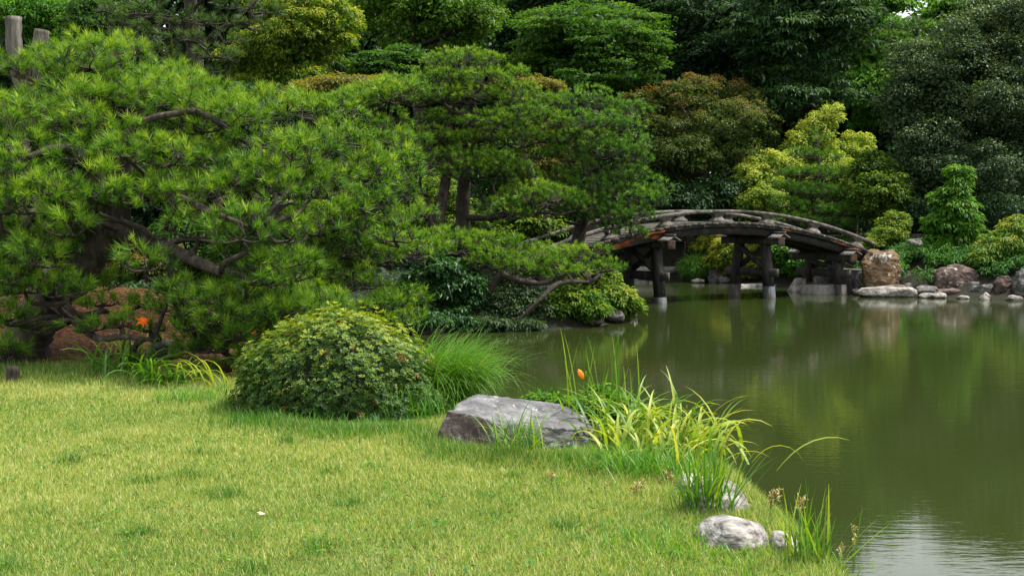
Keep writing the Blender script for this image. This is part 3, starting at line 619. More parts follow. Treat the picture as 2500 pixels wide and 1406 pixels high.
stone(1702, 690, 35.3, 36, 11, .4, 'flat_rock', 'small white flat stone in the water under the clipped grass mound', m_white, 32, group=GU)
stone(1772, 690, 35.4, 40, 18, .4, 'rock', 'low tan rock right of the upright grey rock under the bridge', m_white, 33, group=GU)
stone(1845, 703, 33.6, 110, 12, .4, 'flat_rock', 'long low pale kerb stone at the water behind the middle trestle', m_white, 34, 'block', group=GU)
q = MB(); c = P(1625, 664, 36.8); box(q, c[0] - 1.0, c[0] + .75, c[1], c[1] + .35, c[2] - .03, c[2] + .15); tag(q.build('stone_beam', m_conc), 'long squared stone beam lying on the wall under the bridge', 'stone beam')
wl = empty('low_stone_wall', (c[0], c[1] + .1, 0), 'low block wall on the far shore under the long stone beam', 'wall')
for k, (a, b) in enumerate(((-.95, -.5), (-.49, .02), (.03, .38), (.39, .8))):
    q = MB(); box(q, c[0] + a, c[0] + b - .02, c[1] + .06 - .03 * (k % 2), c[1] + .4, -.3, c[2] - .034); q.build('block', m_conc, wl)
GP = 'stones along the pine peninsula'
stone(1150, 806, 20.9, 66, 24, .5, 'rock', 'tan rock at the peninsula edge under the dark camellia', m_brown, 41, group=GP)
stone(1040, 812, 20.5, 110, 16, .5, 'flat_rock', 'long low rock at the inner end of the peninsula shore', m_brown, 42, 'block', group=GP)
stone(1500, 782, 22.3, 56, 26, .4, 'rock', 'grey rock at the peninsula edge below the yellow-tipped shrub', m_grey, 43, group=GP)
stone(1440, 790, 21.9, 70, 18, .4, 'flat_rock', 'flat tan rock at the peninsula edge below the bright green shrub', m_brown, 44, 'block', group=GP)
stone(1540, 770, 23.6, 40, 24, .4, 'rock', 'pale rock at the tip of the peninsula', m_white, 45, group=GP)
# near shore
def fg_rock():
    pts = [(1064, 1104, 8.3), (1150, 1125, 8.1), (1260, 1130, 8.0), (1400, 1128, 8.1), (1474, 1112, 8.35), (1090, 1004, 8.42), (1145, 966, 8.92), (1165, 960, 8.98), (1290, 977, 8.95), (1335, 985, 8.85),
           (1180, 1024, 8.27), (1250, 1046, 8.2), (1385, 994, 8.75), (1418, 1010, 8.62), (1445, 1040, 8.5), (1330, 1042, 8.2), (1400, 1050, 8.28), (1472, 1095, 8.42), (1076, 1050, 8.36)]
    W = [P(*p) for p in pts] + [P(1100, 1060, 9.2) - UP * .1, P(1440, 1050, 9.1) - UP * .1]; W = [w - (UP * .18 if p[1] > 1100 else 0) for w, p in zip(W[:19], pts)] + W[19:]
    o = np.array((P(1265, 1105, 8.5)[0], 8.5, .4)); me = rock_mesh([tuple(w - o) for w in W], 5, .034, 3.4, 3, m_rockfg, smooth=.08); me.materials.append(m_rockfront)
    for f in me.polygons:                     # broken front face: browner stone, darkened further to stand in for shade
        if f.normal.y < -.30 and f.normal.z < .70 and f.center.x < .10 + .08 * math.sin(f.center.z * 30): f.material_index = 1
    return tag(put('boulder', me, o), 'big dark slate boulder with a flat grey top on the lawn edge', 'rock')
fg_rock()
STONES = []
def pale_rock(px, py, w, h, dm, seed, label, rot, zt=.56, name='shore_stone'):
    r_ = ray(px, py); D = r_[1] * (zt - CAMZ) / r_[2]; g = P(px, py, D); STONES.append((g[0], g[1], M(w, D) * .5, dm * .5))
    r = np.random.default_rng(seed); pts = []; a = M(w, D) * .5
    for k in range(90):
        v = r.normal(size=3); v /= np.linalg.norm(v); p = 3.6; v = v / (np.abs(v) ** p).sum() ** (1 / p) * r.uniform(.94, 1.03); pts.append((v[0] * a * (1 + .12 * v[1]), v[1] * dm * .5, v[2] * h * (.9 - .10 * v[0])))
    me = rock_mesh(pts, 4, .010, 6., seed, m_pale, smooth=.5); me.name = name
    return tag(put(name, me, (g[0], g[1], zt - h), None, (.10, .06, rot)), label, 'rock', 'pale stones at the lawn shore')
pale_rock(1748, 1160, 178, .26, .46, 51, 'pale grey ribbed stone behind the iris-like grass tuft', -.3)
pale_rock(1785, 1242, 180, .26, .42, 52, 'round pale ribbed stone in the lawn edge, nearest to the camera', -.1)
pale_rock(1915, 1290, 84, .2, .24, 53, 'small pale stone half hidden by grass at the water', -.2, .50)
pale_rock(1690, 1152, 90, .15, .3, 54, 'tan stone hidden under the yellow daylily leaves', .2, .50)
for px, py, w, h, mt, sd, lb in ((395, 872, 66, 44, m_grey, 61, 'dark cracked rock behind the daylilies under the near pine'), (425, 862, 50, 34, m_white, 62, 'pale flat rock beside the dark cracked rock under the near pine'),
        (440, 925, 70, 44, m_white, 63, 'pale stone with a tan side at the inlet right of the daylilies'), (475, 955, 50, 44, m_grey, 64, 'dark stone at the inlet in front of the pale one'), (445, 893, 44, 20, m_brown, 65, 'brown flat stone between the two groups of inlet stones')):
    D = 12.3 if py > 900 else 13.2; stone(px, py, D, w, h, M(w, D) * .8, 'rock', lb, mt, sd, 'block', group='stones by the small inlet')

# ------------------------------------------------------------------ pines
def pad_rows(rows, D_of, step, rx, rz, r, back=1.0, jx=.25):
    out = []
    for k, (y, x0, x1) in enumerate(rows):
        xs = np.arange(x0 + (k % 2) * step * .5, x1 + 1, step)
        for x in xs:
            xx = x + r.normal() * step * jx; yy = y + r.normal() * 20
            out.append((xx, yy, D_of(xx, yy) + r.normal() * .18, rx * r.uniform(.75, 1.25), rz * r.uniform(.75, 1.25)))
            if back and r.random() < .75: out.append((xx + step * .5, yy - 14, D_of(xx, yy) + back + r.normal() * .2, rx * 1.1, rz))
    return out
r1 = np.random.default_rng(41)
rows = [(165, 140, 440), (200, 130, 520), (245, -40, 600), (305, -40, 660), (365, -40, 690), (430, -40, 700), (495, -40, 700), (560, -40, 230), (560, 340, 730), (620, -40, 200), (630, 330, 760), (690, -40, 190), (690, 440, 760), (750, 470, 790), (805, 480, 620), (865, 500, 590), (770, -40, 60), (840, -40, 60)]
pads = pad_rows(rows, lambda x, y: np.interp(y, [160, 300, 450, 640, 860], [13.7, 12.7, 12.1, 11.8, 12.4]), 116, 82, 42, r1)
pads = [p for p in pads if not (280 < p[0] < 580 and abs(p[1] - (548 + (p[0] - 290) * .40)) < 46 and p[2] < 12.75)]
pads += [(20, 150, 13.6, 60, 26), (430, 700, 11.7, 60, 28), (490, 725, 11.6, 70, 28), (540, 765, 11.6, 70, 28), (470, 790, 11.7, 60, 26), (560, 810, 11.7, 60, 26), (515, 845, 11.8, 55, 24), (455, 850, 11.9, 45, 22), (610, 770, 11.8, 70, 28), (690, 750, 12.0, 70, 28), (640, 805, 11.9, 50, 22), (400, 745, 11.9, 50, 22), (740, 770, 12.3, 55, 24), (60, 700, 12.0, 60, 26), (130, 690, 12.1, 55, 22), (40, 780, 12.0, 55, 24), (95, 800, 12.2, 40, 20), (30, 850, 12.2, 45, 20), (250, 735, 12.4, 55, 20), (350, 735, 12.6, 55, 20), (215, 795, 11.9, 60, 18), (300, 785, 11.9, 55, 16), (370, 800, 12.0, 45, 16), (330, 870, 11.9, 22, 14), (430, 760, 12.2, 50, 18)]
pine('pine_tree', 'broad old black pine with dark leaning trunk and dense long needles, nearest of the pines', G(60, 893),
     [(50, 905, 13.0, .30), (70, 820, 13.0, .24), (120, 735, 12.95, .21), (200, 650, 12.9, .18), (265, 575, 12.85, .155), (300, 470, 12.9, .12), (310, 350, 13.0, .09), (330, 240, 13.3, .05)], pads, m_pine,
     nl=.130, nw=.0072, per=36, sp=.122, layers=1.75, seed=5, ntuft_parts=300,
     extra_limbs=[[(268, 560, 12.8, .10), (340, 580, 12.4, .085), (440, 622, 12.0, .07), (540, 665, 11.8, .05)], [(400, 615, 12.0, .045), (425, 690, 12.0, .035), (440, 770, 12.0, .03), (500, 830, 12.1, .018)],
                  [(130, 740, 12.8, .06), (190, 790, 12.2, .045), (240, 826, 11.9, .036), (300, 822, 11.85, .03), (390, 832, 11.9, .014)], [(280, 520, 12.85, .08), (180, 370, 12.4, .055), (60, 385, 12.1, .03)],
                  [(300, 470, 12.9, .07), (420, 480, 12.3, .05), (520, 520, 11.9, .035), (620, 560, 11.9, .02)], [(305, 400, 12.95, .06), (350, 300, 12.6, .04), (480, 270, 12.7, .025)], [(120, 740, 12.9, .05), (90, 680, 12.3, .04), (20, 620, 12.0, .02)]])
r2 = np.random.default_rng(42)
rows = [(275, 730, 850), (330, 690, 900), (385, 690, 940), (440, 700, 960), (495, 710, 970), (555, 720, 975), (615, 740, 985), (675, 760, 970), (735, 800, 950), (780, 830, 920)]
pads = pad_rows(rows, lambda x, y: np.interp(y, [275, 500, 780], [16.4, 15.4, 15.2]) + .0006 * abs(x - 820), 100, 68, 38, r2, .9)
pine('pine_tree', 'dense pine without visible trunk directly behind the nearest one, leaning over the water', GD(690, 16.3), [(680, 830, 16.3, .17), (720, 650, 16.2, .14), (790, 470, 16.2, .10), (800, 320, 16.5, .05)], pads, m_pine,
     nl=.14, nw=.013, per=22, sp=.135, layers=1.5, seed=6)
r3 = np.random.default_rng(43)
rows = [(240, 830, 960), (275, 740, 1000), (315, 720, 1020), (365, 930, 1040), (420, 960, 1020), (480, 950, 990), (540, 940, 990), (600, 940, 1000)]
pads = pad_rows(rows, lambda x, y: 19.3, 84, 56, 28, r3, .8)
pine('pine_tree', 'flat-topped pine showing between the near pines and the bronze-leaved flat tree', GD(790, 19.8), [(790, 700, 19.8, .15), (840, 520, 19.8, .12), (900, 400, 19.7, .09), (900, 260, 19.7, .05)], pads, m_pine,
     nl=.13, nw=.011, per=24, sp=.135, layers=1.5, seed=7)
pads = [(1150, 158, 25, 105, 24), (1060, 180, 25.2, 60, 20), (1235, 180, 25, 60, 20), (1090, 205, 24.6, 80, 20), (1180, 200, 24.5, 80, 22), (1130, 228, 24.6, 100, 22), (1260, 232, 24.8, 90, 22), (1035, 250, 25, 60, 20), (1330, 250, 25.4, 60, 20),
        (1270, 270, 24.4, 90, 22), (1190, 300, 24.3, 90, 22), (1340, 290, 25, 70, 20), (1050, 300, 25, 60, 20), (1260, 325, 24.4, 90, 22), (1120, 330, 24.6, 80, 20), (1330, 340, 25, 60, 20), (1040, 345, 24.8, 60, 20), (1300, 372, 25.4, 60, 20),
        (1120, 400, 24.4, 100, 22), (1210, 405, 24.3, 90, 22), (1270, 425, 24.6, 60, 20), (1150, 425, 24.2, 90, 20), (1280, 470, 24.2, 80, 22), (1350, 465, 24.3, 70, 20), (1250, 500, 23.9, 80, 20), (1330, 500, 23.8, 80, 20), (1400, 505, 24.2, 60, 20), (1230, 525, 24, 50, 14)]
pine('pine_tree', 'tall layered pine with straight scaly trunk in the middle of the peninsula', GD(1133, 25.2), [(1133, 600, 25.2, .17), (1130, 500, 25.2, .145), (1138, 400, 25.2, .125), (1155, 300, 25.2, .105), (1150, 240, 25.2, .08), (1145, 180, 25.2, .04)], pads, m_pine,
     nl=.105, nw=.0115, per=26, sp=.125, layers=1.6, seed=8, puff=1.45, jig=1., extra_limbs=[[(1135, 530, 25.2, .07), (1190, 532, 24.5, .07), (1250, 520, 24.1, .06), (1310, 522, 23.9, .03)], [(1155, 280, 25.2, .06), (1110, 275, 24.9, .05), (1080, 250, 24.8, .03)]])
pads = [(1015, 385, 24, 50, 18), (1000, 430, 23.6, 40, 16), (1030, 350, 24.2, 50, 18), (1060, 330, 24.6, 50, 18), (1090, 290, 25.4, 60, 18)]
pine('pine_tree', 'slender dark-stemmed pine leaning beside the straight scaly trunk', GD(1070, 24.6), [(1062, 600, 24.6, .13), (1075, 520, 24.6, .115), (1090, 430, 24.7, .10), (1100, 340, 24.9, .07), (1100, 290, 25, .04)], pads, m_pine, nl=.105, nw=.0115, per=26, sp=.125, layers=1.5, seed=9, puff=1.45, jig=1.,
     extra_limbs=[[(1062, 580, 24.5, .07), (1050, 530, 24.4, .06), (1040, 480, 24.3, .04)]])
pads = [(1450, 252, 25.6, 80, 22), (1390, 265, 25.4, 55, 20), (1520, 275, 25.8, 60, 20), (1400, 300, 25, 70, 22), (1470, 300, 25, 80, 22), (1540, 310, 25.4, 50, 20), (1430, 340, 24.9, 80, 22), (1520, 345, 25, 70, 22), (1370, 335, 25.2, 50, 18), (1570, 355, 25.5, 35, 18),
        (1390, 375, 25, 60, 20), (1480, 380, 24.8, 80, 22), (1555, 395, 25, 50, 20), (1420, 415, 25, 60, 20), (1535, 425, 24.8, 65, 22), (1370, 425, 25.4, 50, 18), (1470, 445, 24.8, 70, 22), (1570, 455, 25, 50, 22), (1400, 460, 25, 60, 20), (1520, 475, 24.6, 75, 22), (1445, 490, 24.8, 70, 22),
        (1580, 490, 25, 40, 20), (1500, 520, 24.5, 70, 22), (1550, 530, 24.6, 50, 20), (1470, 545, 24.5, 50, 18), (1540, 560, 24.5, 45, 16), (1395, 520, 25, 50, 18)]
pine('pine_tree', 'leaning pine whose needles overhang the near end of the bridge', GD(1405, 25.5), [(1398, 640, 25.4, .16), (1415, 570, 25.4, .14), (1436, 480, 25.5, .12), (1448, 390, 25.6, .10), (1455, 320, 25.6, .07), (1455, 270, 25.7, .04)], pads, m_pine_far, nl=.105, nw=.0115, per=26, sp=.125, layers=1.6, seed=10, puff=1.45, jig=1.,
     extra_limbs=[[(1415, 570, 25.4, .06), (1440, 527, 24.9, .05), (1490, 535, 24.6, .04), (1540, 552, 24.5, .02)], [(1440, 420, 25.5, .07), (1490, 410, 25.1, .05), (1540, 395, 25, .03)]])
pads = [(1020, 590, 21.6, 60, 20), (1090, 575, 22, 70, 20), (1170, 585, 22, 75, 20), (1250, 595, 21.9, 70, 20), (1130, 605, 21.4, 70, 20), (1040, 625, 21.2, 50, 18), (1210, 625, 21.4, 70, 20), (1300, 620, 21.8, 60, 20), (1260, 650, 21.3, 60, 18), (1340, 640, 21.8, 70, 20), (1400, 620, 22.2, 60, 20), (1450, 610, 22.6, 50, 18),
        (1380, 660, 21.7, 60, 18), (1440, 650, 22.2, 60, 20), (1485, 650, 22.6, 40, 18), (1310, 668, 21.5, 50, 16), (1415, 690, 22.2, 40, 14), (1180, 640, 21.3, 40, 16)]
pine('pine_tree', 'low spreading pine with a contorted bent stem over the peninsula shore', GD(1105, 22.3), [(1102, 780, 22.3, .10), (1106, 690, 22.2, .09), (1122, 622, 21.9, .075), (1142, 640, 21.6, .07), (1158, 685, 21.4, .07), (1188, 712, 21.2, .07), (1206, 690, 21.2, .062), (1222, 670, 21.2, .058), (1262, 684, 21.2, .052), (1320, 692, 21.3, .045), (1350, 678, 21.4, .035), (1365, 655, 21.5, .02)], pads, m_pine,
     nl=.12, nw=.012, per=24, sp=.13, layers=1.5, seed=12, bark=m_twig, extra_limbs=[[(1440, 688, 21.8, .03), (1365, 692, 21.3, .045), (1320, 730, 21.0, .04), (1270, 775, 20.9, .035), (1215, 785, 20.85, .025), (1185, 768, 20.9, .012)], [(1122, 622, 21.9, .05), (1150, 612, 21.7, .035), (1190, 600, 21.6, .02)]])
pads = [(1990, 335, 35, 28, 18), (1965, 375, 35, 45, 18), (2020, 385, 35, 40, 18), (1945, 420, 34.8, 45, 18), (1995, 420, 34.6, 50, 20), (2050, 425, 35, 45, 18), (1930, 455, 35, 45, 18), (1985, 465, 34.6, 60, 20), (2055, 470, 34.8, 60, 20), (1920, 495, 34.8, 50, 18), (1985, 510, 34.5, 60, 20), (2050, 515, 34.6, 60, 20), (2095, 500, 35, 40, 18), (1940, 535, 34.6, 60, 18), (2020, 545, 34.6, 60, 18), (2080, 550, 34.8, 50, 16)]
pine('pine_tree', 'soft conical young pine in front of the golden conifers beyond the bridge', GD(2010, 35.3), [(2010, 620, 35.3, .12), (2005, 480, 35.3, .09), (1992, 330, 35.3, .03)], pads, m_pine_far, nl=.15, nw=.013, per=24, sp=.17, layers=1.7, seed=13, up=.6)
pads = [(2210, 62, 46, 55, 16), (2275, 70, 46, 50, 16), (2180, 90, 46, 40, 16), (2300, 100, 46, 50, 16), (2240, 110, 45.6, 55, 16), (2170, 130, 46, 40, 16), (2200, 150, 46, 45, 14), (2270, 140, 46, 40, 14), (2160, 165, 46, 35, 14)]
pine('pine_tree', 'bright distant pine standing above the big dark evergreen', GD(2240, 46.6), [(2240, 560, 46.6, .14), (2235, 200, 46.6, .11), (2240, 40, 46.6, .06)], pads, m_pine_far, nl=.17, nw=.016, per=22, sp=.2, layers=1.8, seed=14)
pads = [(290, 55, 20, 55, 18), (340, 30, 20, 60, 18), (335, 85, 19.8, 60, 18), (300, 120, 19.8, 45, 16), (400, 60, 19.8, 60, 18), (385, 120, 19.6, 60, 18), (440, 30, 20, 60, 18), (455, 90, 19.4, 60, 18), (510, 50, 19.6, 60, 18), (555, 95, 19.6, 50, 18), (520, 130, 19.4, 60, 18), (430, 150, 19.5, 60, 16), (480, 170, 19.4, 50, 16), (560, 140, 19.8, 40, 16), (600, 60, 20, 50, 18), (640, 20, 20.2, 50, 18), (580, 10, 20.2, 60, 18), (500, -20, 20, 70, 20), (380, -30, 20, 70, 20), (620, -40, 20, 60, 20), (540, 180, 20, 40, 14), (250, 20, 20.3, 40, 16), (450, -70, 20, 90, 22), (550, -90, 20, 70, 22)]
pine('pine_tree', 'thin-needled pine with rough trunk rising out of the top of the view', GD(480, 20.3), [(485, 650, 20.3, .17), (480, 400, 20.3, .15), (478, 180, 20.3, .13), (470, 60, 20.3, .11), (462, -40, 20.3, .09), (470, -110, 20.3, .04)], pads, m_pine_pale, nl=.14, nw=.011, per=24, sp=.15, layers=1.1, seed=15,
     extra_limbs=[[(478, 120, 20.3, .06), (430, 60, 20.1, .05), (385, 40, 20, .035), (395, -20, 20, .02)], [(478, 130, 20.3, .05), (540, 70, 20, .04), (620, 50, 20, .02)]])

# ------------------------------------------------------------------ broadleaf trees and shrubs
B = dict(up=.8, out=.5, jit=.6)
tree('camphor_tree', 'round-crowned dense tree of puffed leaf clumps at the top left of centre', 1040, 41, [(1050, 60, 41, 185, 90), (950, 30, 42, 110, 110), (1150, 70, 41, 90, 90), (1040, -40, 42, 200, 110)], m_round, .3, 14, seed=21,
     crown_kw=dict(lobes=9, n_sub=170, sub_r=.46, per=190, L=.115, W=.055, flat=.85, up=.7, out=.7, tmean=.52, ttop=.45, inner=.75, back=.15))
tree('yellow_leaved_tree', 'yellow-green feathery tree left of the round-crowned camphor', 720, 31, [(740, 110, 31, 115, 120), (790, 100, 31.5, 75, 85), (640, 150, 31, 75, 110), (720, 40, 32, 100, 110), (690, 220, 30.6, 90, 70)], m_yellow, .2, 12, seed=22,
     crown_kw=dict(lobes=7, n_sub=230, sub_r=.30, per=130, L=.095, W=.034, flat=.7, up=.7, out=.6, tmean=.60, ttop=.4, tcrown=.4, inner=.6, droop=.5))
tree('maple_tree', 'dark green maple of layered sprays behind the tall middle pine', 1440, 37, [(1440, 110, 37, 150, 90), (1350, 160, 37, 90, 60), (1540, 160, 37, 90, 80), (1480, 70, 38, 90, 70), (1430, 200, 36.6, 150, 40)], m_maple, .2, 12, seed=23,
     crown_kw=dict(lobes=9, n_sub=250, sub_r=.46, per=120, L=.095, W=.055, flat=.28, up=1.2, out=.3, jit=.4, tmean=.54, ttop=.4, tcrown=.25, inner=.45, droop=.15))
tree('maple_tree', 'deep shaded maple tree at the top between the layered maple and the long-leaved tree', 1680, 43, [(1700, 110, 43, 150, 120), (1620, 60, 44, 130, 110), (1760, 180, 42, 90, 90), (1650, 220, 42, 120, 60)], m_dark, .22, 10, seed=24,
     crown_kw=dict(lobes=6, n_sub=190, sub_r=.52, per=130, L=.12, W=.065, flat=.35, up=1.1, out=.3, jit=.4, tmean=.4, ttop=.4, inner=.4, droop=.2))
tree('dark_evergreen_tree', 'blackish evergreen behind the layered maple, right of the round camphor', 1300, 46, [(1320, 30, 46, 110, 110), (1250, 110, 46, 80, 90), (1400, -20, 47, 130, 90), (1540, -10, 47, 120, 90)], m_dark, .25, 10, seed=25,
     crown_kw=dict(lobes=6, n_sub=190, sub_r=.52, per=130, L=.13, W=.065, flat=.7, tmean=.5, ttop=.4, inner=.5, **B))
tree('zelkova_tree', 'tall dark tree with drooping long leaves and small sky gaps', 1960, 40, [(1960, 130, 40, 150, 150), (1880, 60, 40, 110, 120), (2050, 80, 40, 100, 120), (1950, 250, 39.6, 140, 60), (1990, -30, 41, 160, 90)], m_zelk, .25, 16, seed=26,
     crown_kw=dict(lobes=6, n_sub=330, sub_r=.44, per=95, L=.18, W=.046, flat=.35, up=.8, out=.4, jit=.4, tmean=.42, ttop=.42, inner=.3, droop=.8, back=.6))
tree('bronze_leaved_tree', 'wide reddish bronze tree with pale bare limbs behind the bridge', 1690, 39, [(1690, 305, 38.5, 170, 90), (1580, 275, 38.6, 80, 60), (1805, 345, 38.4, 85, 90), (1700, 400, 38, 160, 70), (1610, 420, 38.2, 80, 60), (1690, 245, 38.8, 115, 40)], m_bronze, .13, 26, bark=m_pale_bark, limb_r=.5, seed=27, top=.3,
     trunk_pts=[GD(1690, 39) - UP * .2, P(1670, 480, 38.8), P(1690, 430, 38.3), P(1725, 415, 37.6), P(1700, 320, 38.5)],
     crown_kw=dict(lobes=7, n_sub=360, sub_r=.30, per=105, L=.075, W=.04, flat=.6, up=.7, out=.6, tmean=.40, ttop=.3, tcrown=.75, inner=.6, tvar=.14))
tree('flat_topped_tree', 'olive-brown flat-topped tree above the pines left of the tall middle pine', 860, 24.5, [(850, 220, 24.5, 140, 28), (770, 240, 24.4, 70, 24), (930, 225, 24.6, 70, 24)], m_olive, .09, 18, bark=m_pale_bark, seed=28,
     crown_kw=dict(n_sub=170, sub_r=.2, per=80, L=.07, W=.035, flat=.55, up=.7, out=.6, tmean=.5, ttop=.3, inner=.3))
tree('olive_shrub_tree', 'small olive-yellow treetop showing right of the tall middle pine', 1320, 27, [(1310, 215, 27.5, 60, 22), (1250, 215, 27.5, 50, 16)], m_olive, .08, 8, bark=m_pale_bark, seed=29,
     crown_kw=dict(n_sub=60, sub_r=.22, per=80, L=.07, W=.035, flat=.6, tmean=.55, ttop=.3, inner=.3, **B))
GC = 'golden conifers beyond the bridge'
tree('golden_conifer', 'golden conifer with the tallest pointed tip, behind the soft pine', 1985, 37.5, [(2005, 330, 37.5, 45, 60), (2025, 290, 37.5, 22, 40), (1960, 370, 37.5, 50, 50), (2000, 440, 37.5, 90, 70)], m_gold, .1, 6, group=GC, seed=30,
     crown_kw=dict(n_sub=130, sub_r=.22, per=95, L=.09, W=.03, flat=1.1, up=.5, out=.8, droop=-.7, tmean=.72, ttop=.3, tcrown=.4, inner=.6))
tree('golden_conifer', 'rounded golden conifer on the bridge side of the soft pine', 1860, 36.8, [(1865, 400, 36.8, 50, 28), (1845, 445, 36.6, 65, 38), (1850, 490, 36.4, 75, 40), (1920, 420, 37, 40, 40)], m_gold, .1, 6, group=GC, seed=31,
     crown_kw=dict(n_sub=130, sub_r=.22, per=95, L=.09, W=.03, flat=.9, up=.5, out=.8, droop=-.7, tmean=.68, ttop=.35, tcrown=.5, inner=.6))
tree('golden_conifer', 'golden conifer on the far side of the soft pine, by the dark evergreen', 2085, 38, [(2080, 370, 38, 50, 40), (2095, 420, 38, 60, 50), (2060, 460, 38, 60, 60)], m_gold, .1, 6, group=GC, seed=32,
     crown_kw=dict(n_sub=110, sub_r=.22, per=95, L=.09, W=.03, flat=.9, up=.5, out=.8, droop=-.6, tmean=.64, ttop=.3, tcrown=.5, inner=.6))
tree('evergreen_oak', 'huge dark evergreen with tiny glossy leaves on the right', 2350, 36, [(2350, 250, 36, 190, 160), (2250, 330, 35.6, 110, 130), (2450, 200, 36, 120, 170), (2380, 420, 35.4, 190, 110), (2260, 470, 35, 90, 70), (2400, 110, 37, 110, 90), (2230, 200, 36, 70, 80), (2510, 380, 35.5, 130, 160)], m_holly, .32, 18, seed=33,
     crown_kw=dict(lobes=7, n_sub=540, sub_r=.36, per=130, L=.085, W=.042, flat=.85, up=.5, out=.7, jit=.8, droop=-.1, tmean=.47, ttop=.34, tcrown=.35, inner=.72, back=.15))
tree('young_tree', 'bright green leafy young tree standing alone on the far bank', 2320, 31.4, [(2325, 560, 31.4, 66, 60), (2330, 500, 31.4, 50, 45), (2340, 440, 31.4, 26, 34), (2310, 610, 31.2, 60, 26)], m_bright, .05, 10, seed=34,
     crown_kw=dict(n_sub=150, sub_r=.17, per=60, L=.14, W=.04, flat=.6, up=.8, out=.5, jit=.4, droop=.7, tmean=.5, ttop=.3, tcrown=.25, inner=.5))
tree('background_tree', 'light green leafy tree at the top between the dark tree and the big evergreen', 2230, 50, [(2110, 20, 50, 90, 50), (2180, 0, 50, 80, 40), (2140, 110, 49, 90, 90), (2130, 230, 48, 80, 90), (2100, -20, 51, 110, 50)], m_bright, .09, 8, seed=35, crown_kw=dict(n_sub=150, sub_r=.55, per=110, L=.17, W=.07, flat=.5, tmean=.45, ttop=.35, inner=.4, tcrown=.3, **B))
tree('background_tree', 'fresh green tree crowning the top right corner', 2420, 52, [(2390, 20, 52, 110, 50), (2490, 20, 52, 80, 50), (2310, 40, 52, 60, 40)], m_bright, .2, 8, seed=36, crown_kw=dict(n_sub=80, sub_r=.55, per=110, L=.2, W=.08, flat=.5, tmean=.5, ttop=.35, inner=.4, **B))
tree('background_tree', 'light feathery green tree in the top left corner behind the dead stubs', 90, 28, [(80, 40, 28, 120, 70), (190, 70, 28, 80, 60), (20, 0, 28.5, 100, 60), (150, -10, 29, 110, 60)], m_bright, .12, 10, seed=37, crown_kw=dict(n_sub=130, sub_r=.32, per=110, L=.12, W=.03, flat=.7, tmean=.42, ttop=.35, inner=.4, up=.6, out=.5, jit=.7, droop=.6))
tree('round_tree', 'dark green small-leaved round tree behind the top of the nearest pine', 240, 23, [(240, 70, 23, 85, 60), (290, 30, 23.4, 80, 50), (200, 110, 22.8, 60, 40)], m_maple, .1, 8, seed=38, crown_kw=dict(n_sub=110, sub_r=.22, per=100, L=.075, W=.04, flat=.7, tmean=.42, ttop=.35, inner=.6, **B))
tree('maple_tree', 'small dark maple between the yellow tree and the tall middle pine', 950, 33, [(930, 170, 33, 65, 45), (1000, 150, 33.5, 50, 40), (1010, 215, 32.6, 70, 30)], m_maple, .08, 8, seed=39, crown_kw=dict(n_sub=90, sub_r=.35, per=110, L=.10, W=.055, flat=.3, up=1.2, out=.3, jit=.4, tmean=.42, ttop=.35, inner=.3))
# shrubs (foliage and stems)
def shrub(name, label, px, D, ells, mat, seed, stem=.03, group=None, cat='shrub', limbs=6, **kw):
    kk = dict(n_sub=90, sub_r=.18, per=75, L=.08, W=.035, flat=.7, tmean=.45, ttop=.35, inner=.55, up=.7, out=.6, jit=.6); kk.update(kw)
    return tree(name, label, px, D, ells, mat, stem, limbs, seed=seed, crown_kw=kk, group=group, cname='foliage', cat=cat)
shrub('camellia_shrub', 'dark glossy camellia bush at the inner peninsula shore', 1080, 21.6, [(1080, 700, 21.4, 95, 75), (1030, 720, 21.2, 50, 50), (1130, 720, 21.2, 55, 60), (1090, 760, 21.1, 70, 30)], m_camel, 61, n_sub=230, sub_r=.13, per=52, L=.095, W=.038, droop=.4, ttop=.4, tmean=.38, tcrown=.25)
shrub('shore_shrub', 'bright yellow-green shrub over the water at the peninsula tip', 1480, 22.8, [(1490, 735, 22.7, 60, 40), (1520, 750, 22.9, 45, 30), (1470, 700, 23, 50, 40)], m_shrub, 62, n_sub=150, sub_r=.12, per=50, L=.08, W=.032, tmean=.55, tcrown=.1)
shrub('shore_shrub', 'fresh green shrub under the contorted pine at the peninsula shore', 1390, 22, [(1400, 735, 21.9, 65, 40), (1350, 750, 21.7, 45, 30), (1430, 760, 21.8, 50, 25)], m_shrub, 63, n_sub=150, sub_r=.12, per=50, L=.08, W=.032, tmean=.42)
shrub('twiggy_shrub', 'dull brownish small-leaved shrub between the bent pine stem and the water', 1250, 21.5, [(1250, 740, 21.4, 75, 50), (1210, 760, 21.3, 55, 35), (1300, 765, 21.4, 50, 30), (1240, 690, 21.8, 50, 26)], m_holly, 64, n_sub=170, sub_r=.13, per=55, L=.045, W=.024, tmean=.5)
shrub('shore_fern', 'dark drooping ferny plants on the low rocks at the inner peninsula shore', 1040, 20.8, [(1030, 785, 20.6, 70, 22), (1110, 790, 20.8, 60, 20), (960, 790, 20.3, 50, 20)], m_camel, 82, n_sub=130, sub_r=.10, per=50, L=.10, W=.022, droop=.9, tmean=.4, cat='fern', limbs=3)
shrub('shore_fern', 'dull green drooping plants under the bent pine stem at the water', 1200, 21.0, [(1190, 790, 20.9, 60, 16), (1270, 792, 21.0, 50, 14)], m_holly, 83, n_sub=100, sub_r=.09, per=50, L=.09, W=.018, droop=.9, tmean=.45, cat='fern', limbs=3)
